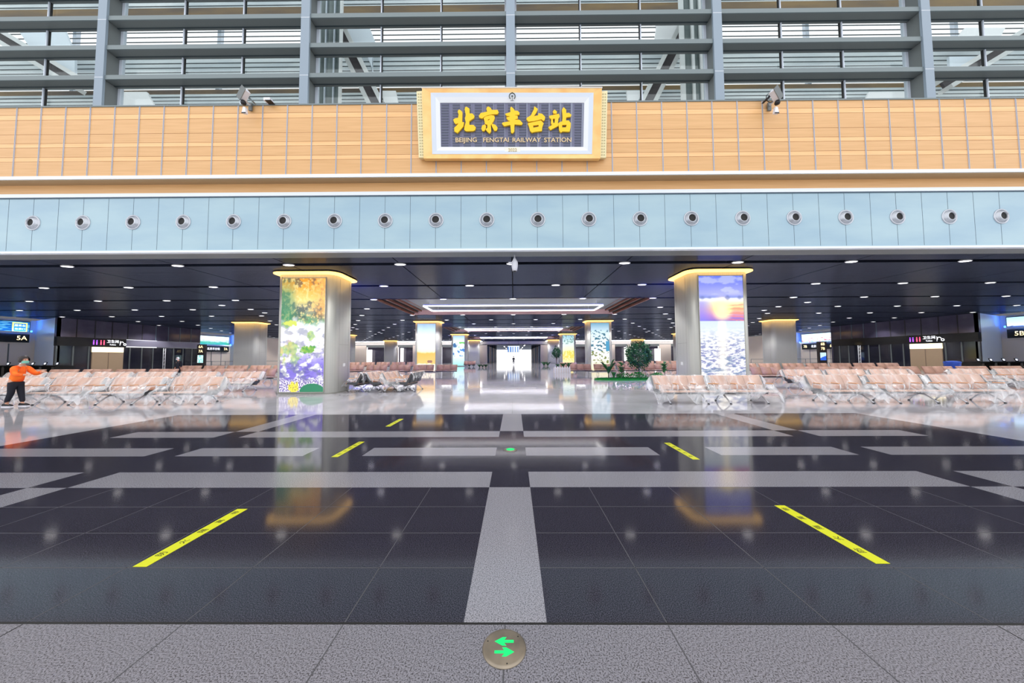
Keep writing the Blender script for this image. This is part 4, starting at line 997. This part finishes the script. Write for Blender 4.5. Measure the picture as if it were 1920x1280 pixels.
films = [film(k, lo=l, side=sd, over=ov) for k, (l, sd, ov) in enumerate([(.08, (1.2, .3), .5), (.42, (.3, 1), .7), (.15, (1.5, 1.2), .5), (.4, (.9, .1), .75), (.05, (.8, 1.6), .55)])]
for o in list(bpy.data.objects):
    if o.type == 'MESH' and o.data in films: bpy.data.objects.remove(o)
def cover(k, x, y, rz, label):
    o = bpy.data.objects.new('plastic_cover', films[k % 5]); COL.objects.link(o); o.location = (x, y, 0); o.rotation_euler = (0, 0, rz)
    tag(o, label, 'plastic sheet', 'clear plastic sheets over the benches'); return o
fc = 0
def line(xs_, y, src, group, desc, cov=False, rz=0):
    global fc
    n = len(xs_)
    for i, x in enumerate(sorted(xs_)):
        k = i+1; pos = '%s from the left' % ORD[k] if k > 1 else 'leftmost one'
        if n > 20: pos = 'distant one'
        put(src, x, y, rz, 'bench in %s, %s' % (desc, pos), group)
        if cov: fc += 1; cover(fc, x, y, rz, 'plastic sheet over bench in %s, %s' % (desc, pos))
line([-12.2, -14.55, -16.85, -19.2], 12.15, bench, 'front benches on the left', 'the front row on the left', True)
line([6.15, 8.25], 11.9, bench, 'front benches by the right column', 'the pair before the right picture column', True)
line([11.9, 14.15, 16.45], 11.9, bench, 'front benches on the right', 'the front row on the far right', True)
line([-14.2, -16.5, -18.8, -21.1, -23.4, -25.7], 16.5, bench, 'second row benches on the left', 'the second row on the left', True)
line([14.8, 17.0, 19.2, 23.3, 25.6], 16.4, bench, 'second row benches on the right', 'the second row on the right', True)
line([-14.6, -16.9, -19.1]+[-21.3-2.25*k for k in range(6)], 21.2, bench_far, 'third row benches on the left', 'the third row on the left', False)
line([16.2+2.2*k for k in range(9)], 20.6, bench_far, 'third row benches on the right', 'the third row on the right', False)
line([-6.3-2.2*k for k in range(12)], 29.9, bench_far, 'middle distance benches on the left', 'the long fourth row on the left', False)
line([6.2+2.2*k for k in range(14)], 29.9, bench_far, 'middle distance benches on the right', 'the long fourth row on the right', False)
line([-14.5-2.2*k for k in range(9)], 46, bench_far, 'far benches on the left', 'the far row behind the columns on the left', False)
line([12.5+2.2*k for k in range(8)], 46, bench_far, 'far benches on the right', 'the far row behind the columns on the right', False)
put(bench_far, -7.3, 52.5, 0, 'lone bench beside the far planter left of the aisle', 'lone benches')
put(bench_far, 6.4, 30.0-4.2+3.0-.1+9, 0, 'lone bench behind the small planter right of the aisle', 'lone benches')
for k, (x, rz, d) in enumerate(((-7.55, -PI/2, 'facing left beside the stream picture column'), (-6.8, PI/2, 'facing right, second of the four end-on benches'), (-6.05, PI/2, 'facing right, third of the four end-on benches'), (-5.15, -PI/2, 'facing left, nearest the aisle of the four end-on benches'))):
    put(bench, x, 16.3, rz, 'bench seen end-on, '+d, 'end-on benches by the left column')
    cover(k, x, 16.3, rz, 'clear plastic sheet over the bench '+d)

# ================================================================ PEOPLE
def skin_mesh(name, nodes, edges, m, parent, sub=2, root=0):
    me = bpy.data.meshes.new(name); me.from_pydata([n[0] for n in nodes], edges, []); o = bpy.data.objects.new(name, me); COL.objects.link(o)
    md = o.modifiers.new('s', 'SKIN'); md.use_smooth_shade = True
    for i, n in enumerate(nodes):
        r = n[1]; v = me.skin_vertices[0].data[i]; v.radius = r if isinstance(r, tuple) else (r, r); v.use_root = (i == root)
    ms = o.modifiers.new('u', 'SUBSURF'); ms.levels = sub; ms.render_levels = sub
    bpy.context.view_layer.update()
    m2 = bpy.data.meshes.new_from_object(o.evaluated_get(bpy.context.evaluated_depsgraph_get())); bpy.data.objects.remove(o)
    m2.name = name; m2.materials.clear(); m2.materials.append(m)
    for p_ in m2.polygons: p_.use_smooth = True
    r = bpy.data.objects.new(name, m2); COL.objects.link(r); r.parent = parent; return r
def person(loc, rz, label, top_m, leg_m, hair_m, mask=None, reach=True, cap=None, lean=.10):
    """faces +x; joints in metres"""
    o = empty('person', loc, rz); tag(o, label, 'person'); L = lean
    hip = .9
    nd = [((0, 0, hip), .13), ((.01, 0, 1.05), .125), ((L*.5, 0, 1.22), .135), ((L, 0, 1.38), .11), ((L+.03, 0, 1.47), .055), ((L+.06, 0, 1.54), .06)]
    ed = [(0, 1), (1, 2), (2, 3), (3, 4), (4, 5)]
    def chain(frm, pts):
        k = frm
        for p in pts: nd.append(p); ed.append((k, len(nd)-1)); k = len(nd)-1
        return k
    stride = .14 if reach else .05
    chain(0, [((0, .09, .86), .085), ((.05, .1, .48), .058), ((stride-.02, .1, .1), .04), ((stride+.1, .1, .045), .035)])
    chain(0, [((-.02, -.09, .86), .085), ((.0, -.1, .48), .058), ((-stride, -.1, .1), .04), ((-stride+.12, -.1, .045), .035)])
    for s in (1, -1):
        if reach: arm = [((L-.0, s*.17, 1.37), .055), ((L+.16, s*.24, 1.13), .045), ((L+.46, s*.2, 1.17+.04*s), .032), ((L+.54, s*.19, 1.18+.04*s), (.035, .02))]
        else: arm = [((L, s*.17, 1.37), .055), ((L-.02, s*.24, 1.12), .045), ((L+.04, s*.25, .88), .032), ((L+.05, s*.25, .8), (.035, .02))]
        k = chain(3, arm); h = Vector(arm[-1][0]); dx = Vector((1, 0, .05)) if reach else Vector((.05, 0, -1)); ac = Vector((0, 1, 0)) if reach else Vector((1, 0, 0))
        for q, ln in ((-.028, .07), (-.01, .085), (.01, .08), (.028, .062)):
            b0 = h+ac*q+dx*.035; nd.append((tuple(b0), .0095)); ed.append((k, len(nd)-1)); nd.append((tuple(b0+dx*ln*.6+Vector((0, 0, -.012))), .009)); ed.append((len(nd)-2, len(nd)-1)); nd.append((tuple(b0+dx*ln+Vector((0, 0, -.03 if reach else 0))), .008)); ed.append((len(nd)-2, len(nd)-1))
        b0 = h-ac*s*.03; nd.append((tuple(b0+dx*.01-ac*s*.02), .0095)); ed.append((k, len(nd)-1)); nd.append((tuple(b0+dx*.04-ac*s*.035), .009)); ed.append((len(nd)-2, len(nd)-1))
    body = skin_mesh('body', nd, ed, M_skin, o)
    # head with features, shaped sphere
    hc = Vector((L+.1, 0, 1.63)); b = MB(); n, mm = 20, 14; base = 0
    rows_ = []
    for j in range(mm+1):
        ph = PI*j/mm; row = []
        for i in range(n):
            th = 2*PI*i/n; x = math.sin(ph)*math.cos(th); y = math.sin(ph)*math.sin(th); z = math.cos(ph)
            r = Vector((x*.098, y*.078, z*.122))
            if z < 0: r.x *= 1-.1*abs(z); r.y *= 1-.32*z*z
            if x > .8: 
                if -.25 < z < .1 and abs(y) < .2: r.x += .022
                if .05 < z < .3 and .2 < abs(y) < .5: r.x -= .008
                if -.6 < z < -.4 and abs(y) < .3: r.x += .006
            row.append(tuple(hc+r))
        rows_.append(row)
    b.v = [p for r in rows_ for p in r]; k = b.mi(M_skin)
    for j in range(mm):
        for i in range(n): b.f.append((j*n+i, (j+1)*n+i, (j+1)*n+(i+1) % n, j*n+(i+1) % n)); b.m.append(k); b.sm.append(True)
    for s in (1, -1): b.lathe([(.001, -.008), (.024, -.006), (.03, 0), (.024, .008), (.001, .006)], M_skin, 10, Matrix.Translation(hc+Vector((-.01, s*.08, -.01))) @ Matrix.Rotation(PI/2, 4, 'X') @ Matrix.Diagonal((.8, 1.2, 1, 1)))
    b.build('head', o)
    b = MB()
    for s in (1, -1): b.lathe([(.001, -.006), (.008, -.004), (.011, 0), (.008, .004), (.001, .006)], M_hair, 8, Matrix.Translation(hc+Vector((.088, s*.03, .02))) @ Matrix.Rotation(PI/2, 4, 'Y'))
    b.build('eyes', o)
    if mask:
        b = MB(); pts = []
        for zz in (-.012, -.035, -.07, -.105):
            pts.append([tuple(hc+Vector((.117*math.cos(a)-.0-(.012 if zz < -.08 else 0)+(.012 if abs(a) < .3 and zz > -.07 else 0), .09*math.sin(a), zz))) for a in [math.radians(-75+150*k/10) for k in range(11)]])
        b.v = [p for r in pts for p in r]; k = b.mi(mask)
        for j in range(3):
            for i in range(10): b.f.append((j*11+i, (j+1)*11+i, (j+1)*11+i+1, j*11+i+1)); b.m.append(k); b.sm.append(True)
        b.build('face_mask', o)
    # hair cap
    b = MB(); b.v = []; k = b.mi(hair_m); n2 = 24; J = 9
    for j in range(J+1):
        for i in range(n2):
            th = 2*PI*i/n2; front = math.cos(th)
            pmax = math.radians(122 if front < .35 else 122-56*min(1, (front-.35)/.4)); ph = pmax*j/J
            nn = 1+.05*noise.noise(Vector((math.cos(th)*4, math.sin(th)*4, ph*4)))
            hs = 1 if cap else 1.16; b.v.append(tuple(hc+Vector((-.02+math.sin(ph)*math.cos(th)*.122*nn*hs, math.sin(ph)*math.sin(th)*.104*nn*hs, .012+math.cos(ph)*.138*nn*hs))))
    for j in range(J):
        for i in range(n2): b.f.append((j*n2+i, (j+1)*n2+i, (j+1)*n2+(i+1) % n2, j*n2+(i+1) % n2)); b.m.append(k); b.sm.append(True)
    b.build('cap' if cap else 'hair', o)
    # sweatshirt
    nd = [((-.0, 0, .86), (.16, .15)), ((.0, 0, .95), (.18, .165)), ((L*.4, 0, 1.15), (.175, .155)), ((L*.8, 0, 1.33), (.16, .13)), ((L+.01, 0, 1.42), (.1, .1)), ((L+.03, 0, 1.47), .062)]
    ed = [(0, 1), (1, 2), (2, 3), (3, 4), (4, 5)]
    for s in (1, -1):
        i0 = len(nd)
        if reach: a = [((L, s*.17, 1.35), .085), ((L+.16, s*.25, 1.13), .078), ((L+.43, s*.205, 1.165+.04*s), .05)]
        else: a = [((L, s*.17, 1.35), .08), ((L-.02, s*.24, 1.12), .068), ((L+.04, s*.25, .9), .045)]
        P3 = [Vector(q[0]) for q in a]; S0 = Vector((L*.9, s*.06, 1.36)); tp = []; tr = []
        for (p0, r0), (p1, r1) in zip([(S0, .1), (P3[0], .088), (P3[1], .072)], [(P3[0], .088), (P3[1], .072), (P3[2], .046)]):
            for q in range(4): t_ = q/4; tp.append(p0.lerp(p1, t_)); tr.append(r0+(r1-r0)*t_)
        tp.append(P3[2]); tr.append(.046)
        for _ in range(2): tp = [tp[0]]+[(tp[i-1]+tp[i]*2+tp[i+1])/4 for i in range(1, len(tp)-1)]+[tp[-1]]
        b = MB(); b.tube(tp, tr, top_m, 12); b.build('sleeve', o)
    skin_mesh('sweatshirt' if reach else 'jacket', nd, ed, top_m, o)
    nd = [((-.0, 0, .93), (.15, .14)), ((0, 0, .86), (.16, .15))]; ed = [(0, 1)]
    for s in (1, -1):
        i0 = len(nd); nd += [((0, s*.09, .78), .11), ((.05 if s > 0 else 0, s*.1, .48), .085), ((s*stride-.01, s*.1, .14), .062)]; ed += [(1, i0), (i0, i0+1), (i0+1, i0+2)]
    skin_mesh('trousers', nd, ed, leg_m, o)
    for s in (1, -1):
        x0 = s*stride-.07; b = MB(); y = s*.1
        b.prism([(x0-.02, y-.045, .03), (x0+.26, y-.04, .03), (x0+.25, y-.04, .065), (x0+.14, y-.04, .1), (x0+.0, y-.04, .12), (x0-.02, y-.045, .09)], (0, .088, 0), M_shoe, True)
        b.box(x0-.03, x0+.27, y-.05, y+.05, 0, .03, M_sole); b.build('shoe', o)
    return o
p = fl(27, 762)
person((p.x, p.y, 0), 0, 'person in orange sweatshirt and face mask reaching over a wrapped bench at the left edge', M_orange, M_navy, M_hair, M_mask, True, lean=.15)
person((fl(963, 684).x, 66, 0), PI/2, 'distant person in dark clothes standing in the middle of the aisle', M_navy, M_navy, M_hair, None, False, lean=.02)
person((at(335, 690, 27.6).x, 27.6, 0), -PI/2, 'person in black coat with a white cap standing by the dark glazing on the left', M_navy, M_navy, M_white, M_sole, False, cap=True, lean=.02)

# ================================================================ PLANTS
def leafcluster(b, c, rad, n, size, m, seed, flat=1.0):
    r = random.Random(seed)
    for _ in range(n):
        th = r.uniform(0, 2*PI); ph = math.acos(r.uniform(-1, 1)); rr = r.uniform(.45, 1)**.6
        lump = 1+.28*noise.noise(Vector((math.cos(th)*1.7, math.sin(th)*1.7, ph*1.4+seed)))
        p = Vector(c)+Vector((math.sin(ph)*math.cos(th)*rad[0], math.sin(ph)*math.sin(th)*rad[1], math.cos(ph)*rad[2]))*rr*lump
        d_ = Vector((r.gauss(0, 1), r.gauss(0, 1), r.gauss(-.2, .8))).normalized(); w = d_.cross(Vector((r.gauss(0, 1), r.gauss(0, 1), r.gauss(0, 1)))).normalized(); u = d_.cross(w)
        s = size*r.uniform(.7, 1.3)
        b.face([p, p+d_*s*.5+w*s*.26+u*s*.06, p+d_*s, p+d_*s*.5-w*s*.26+u*s*.06], m)
def tree(loc, h, rad, label, seed, n=1500, m=M_leaf, zc=None, name='potted_tree', group=None, size=.16):
    o = empty(name, loc); tag(o, label, 'plant', group); b = MB(); r = random.Random(seed); zc = zc or h-rad[2]*.9
    pts = [(0, 0, 0), (.03, .02, h*.2), (-.03, 0, h*.38), (0, 0, zc)]
    b.tube(pts, [.075, .06, .05, .02], M_trunk, 8)
    for k in range(6):
        a = r.uniform(0, 6.28); b.tube([(0, 0, h*.3+k*.05), (rad[0]*.45*math.cos(a), rad[1]*.45*math.sin(a), zc+r.uniform(-.3, .5))], [.03, .01], M_trunk, 5)
    b.build('trunk', o)
    b = MB(); leafcluster(b, (0, 0, zc), rad, n, size, m, seed); b.build('foliage', o); return o
def bigleaf(b, base, d, up, L, w, m, n=7):
    base = Vector(base); d = Vector(d); up = Vector(up); side = d.cross(up).normalized(); P = []
    for k in range(n+1):
        t = k/n; c = base+d*L*t*(1-.25*t)+up*L*(t*.9-.45*t*t*1.1); ww = w*math.sin(PI*min(1, .08+t*.92))**.7*(1 if t < 1 else 0)
        P.append((c-side*ww+up*.25*ww, c, c+side*ww+up*.25*ww))
    for a, c in zip(P, P[1:]): b.face([a[0], a[1], c[1], c[0]], m, True); b.face([a[1], a[2], c[2], c[1]], m, True)
pi_ = fl(1178, 713); GY = pi_.y
isl = empty('grass_island', (fl(1178, 712).x, GY+.6, 0))
xa = fl(1119, 713).x-isl.location.x; xb = fl(1238, 713).x-isl.location.x
tag(isl, 'low green turf island with plants on the polished floor left of the sunset column', 'planter')
b = MB(); N_ = 40; lo = []
poly = [((xb+xa)/2+(xb-xa)/2*math.cos(a)*(1+.04*math.sin(5*a)), .75*math.sin(a)*(1+.1*math.sin(3*a))) for a in [2*PI*k/N_ for k in range(N_)]]
b.prism([(x, y, 0) for x, y in poly], (0, 0, .07), M_grass); b.build('turf_base', isl)
b = MB(); r = random.Random(5); cx_ = (xa+xb)/2
for _ in range(3500):
    a = r.uniform(0, 6.28); q = math.sqrt(r.random())*.98; x = cx_+(xb-xa)/2*math.cos(a)*q; y = .75*math.sin(a)*q; h = r.uniform(.04, .12)
    b.face([(x-.015, y, .06), (x+.015, y+.01, .06), (x+r.uniform(-.04, .04), y+r.uniform(-.03, .03), .06+h)], M_grass)
o = b.build('grass_blades', isl); o['kind'] = 'stuff'
def P2(px, dy=0): return (at(px, 700, GY+.6+dy).x, GY+.6+dy, .06)
for k, (px, dy, s) in enumerate(((1168, .1, .42), (1195, -.25, .5), (1232, -.2, .4))):
    x, y, z = P2(px, dy); o = empty('leafy_bush', (x, y, z)); tag(o, ('low round bush on the turf island, left one', 'larger low bush in the middle of the turf island', 'low bush at the right end of the turf island')[k], 'plant', 'bushes on the turf island')
    b = MB(); leafcluster(b, (0, 0, s*.45), (s*1.3, s*.8, s*.7), 420, .11, M_grass, 60+k); b.build('foliage', o)
x, y, z = P2(1198, .1); tree((x, y, z), 2.65, (.95, .8, .95), 'dense dark green potted tree in the middle of the turf island', 11, 2600, size=.15, zc=1.72)
for px, dy, h, lab in ((1165, 0, 1.3, 'small broad leaved plant between the tall leafy plant and the tree'), (1246, -.1, 1.35, 'small broad leaved plant at the right end of the turf island by the column')):
    x, y, z = P2(px, dy); o = empty('broad_leaf_plant', (x, y, z)); tag(o, lab, 'plant', 'small broad leaved plants'); b = MB(); b.tube([(0, 0, 0), (.02, 0, h*.6)], .025, M_trunk, 6); b.build('stem', o); b = MB(); r = random.Random(px)
    for k in range(34):
        a = r.uniform(0, 6.28); e = r.uniform(-.4, .9); bigleaf(b, (0, 0, h*r.uniform(.3, .8)), (math.cos(a), math.sin(a), 0), Vector((0, 0, 1)), r.uniform(.28, .5), .085, M_leaf2 if k % 3 else M_leaf, 4)
    b.build('foliage', o)
x, y, z = P2(1141, -.1); o = empty('banana_plant', (x, y, z)); tag(o, 'tall plant with big upright paddle leaves at the left end of the turf island', 'plant')
b = MB(); b.tube([(0, 0, 0), (.02, 0, .5), (.0, 0, .8)], [.05, .04, .03], M_trunk, 7); b.build('stem', o); b = MB()
for dx, dy_, L in ((-.5, -.1, 1.15), (-.25, .2, 1.0), (.28, 0, 1.5), (.5, .1, 1.05), (.1, -.2, .8), (-.62, .1, .7)):
    v = Vector((dx, dy_, .0)); bigleaf(b, (0, 0, .35+.2*abs(dx)), v, Vector((0, 0, 1)), L*1.6, .2, M_leaf)
b.build('leaf', o)
x, y, z = P2(1151, -.1); o = empty('grass_tuft', (x, y, z)); tag(o, 'bright green upright leaf tuft beside the big paddle leaf plant', 'plant'); b = MB()
for k in range(9): a = k*.7; bigleaf(b, (0, 0, 0), Vector((.25*math.cos(a), .2*math.sin(a), 0)), Vector((0, 0, 1)), 1.2, .07, M_leaf2)
b.build('leaf', o)
# far planters
def planter_box(px0, px1, Y, h, label):
    xa, xb = at(px0, 680, Y).x, at(px1, 680, Y).x; o = empty('planter_box', ((xa+xb)/2, Y, 0)); tag(o, label, 'planter'); w = (xb-xa)/2
    b = MB(); b.box(-w, w, 0, 1.2, 0, h, M_wallwhite); b.build('box', o)
    b = MB(); k = -w
    while k < w: b.box(k, k+.1, -.05, 0, 0, h+.15, M_white); k += .25
    b.build('picket_front', o); return o
planter_box(1040, 1070, 33, .5, 'white picket fence planter right of the aisle')
for px, hh in ((1046, .9), (1056, 1.1), (1066, 1.3)):
    x = at(px, 680, 33.5).x; o = empty('broad_leaf_plant', (x, 33.6, .5)); tag(o, 'leafy plant in the picket fence planter, %s' % {1046: 'left', 1056: 'middle', 1066: 'right'}[px], 'plant', 'plants in the picket planter'); b = MB(); r = random.Random(px)
    for k in range(14): a = r.uniform(0, 6.28); bigleaf(b, (0, 0, 0), Vector((math.cos(a)*.5, math.sin(a)*.5, 0)), Vector((0, 0, 1)), hh, .09, M_leaf, 4)
    b.build('foliage', o)
x = at(1043.5, 670, 45).x; tree((x, 45, 0), 3.1, (.62, .6, .8), 'round headed green tree beside the yellow picture column', 23, 700, size=.2, zc=2.2)
for i, (px, Y) in enumerate(((880, 53.5), (888, 53.5), (899, 50), (905, 50), (911, 50), (1020, 56), (1027, 56))):
    x = at(px, 680, Y).x; o = empty('broad_leaf_plant', (x, Y, 0)); tag(o, 'dark leafy floor plant far down the aisle, %s' % ('%s from the left' % ORD[i+1]), 'plant', 'far floor plants'); b = MB(); r = random.Random(px)
    for k in range(16): a = r.uniform(0, 6.28); bigleaf(b, (0, 0, 0), Vector((math.cos(a)*.6, math.sin(a)*.6, 0)), Vector((0, 0, 1)), 1.1 if i < 5 else 1.7, .12, M_leaf, 4)
    b.build('foliage', o)
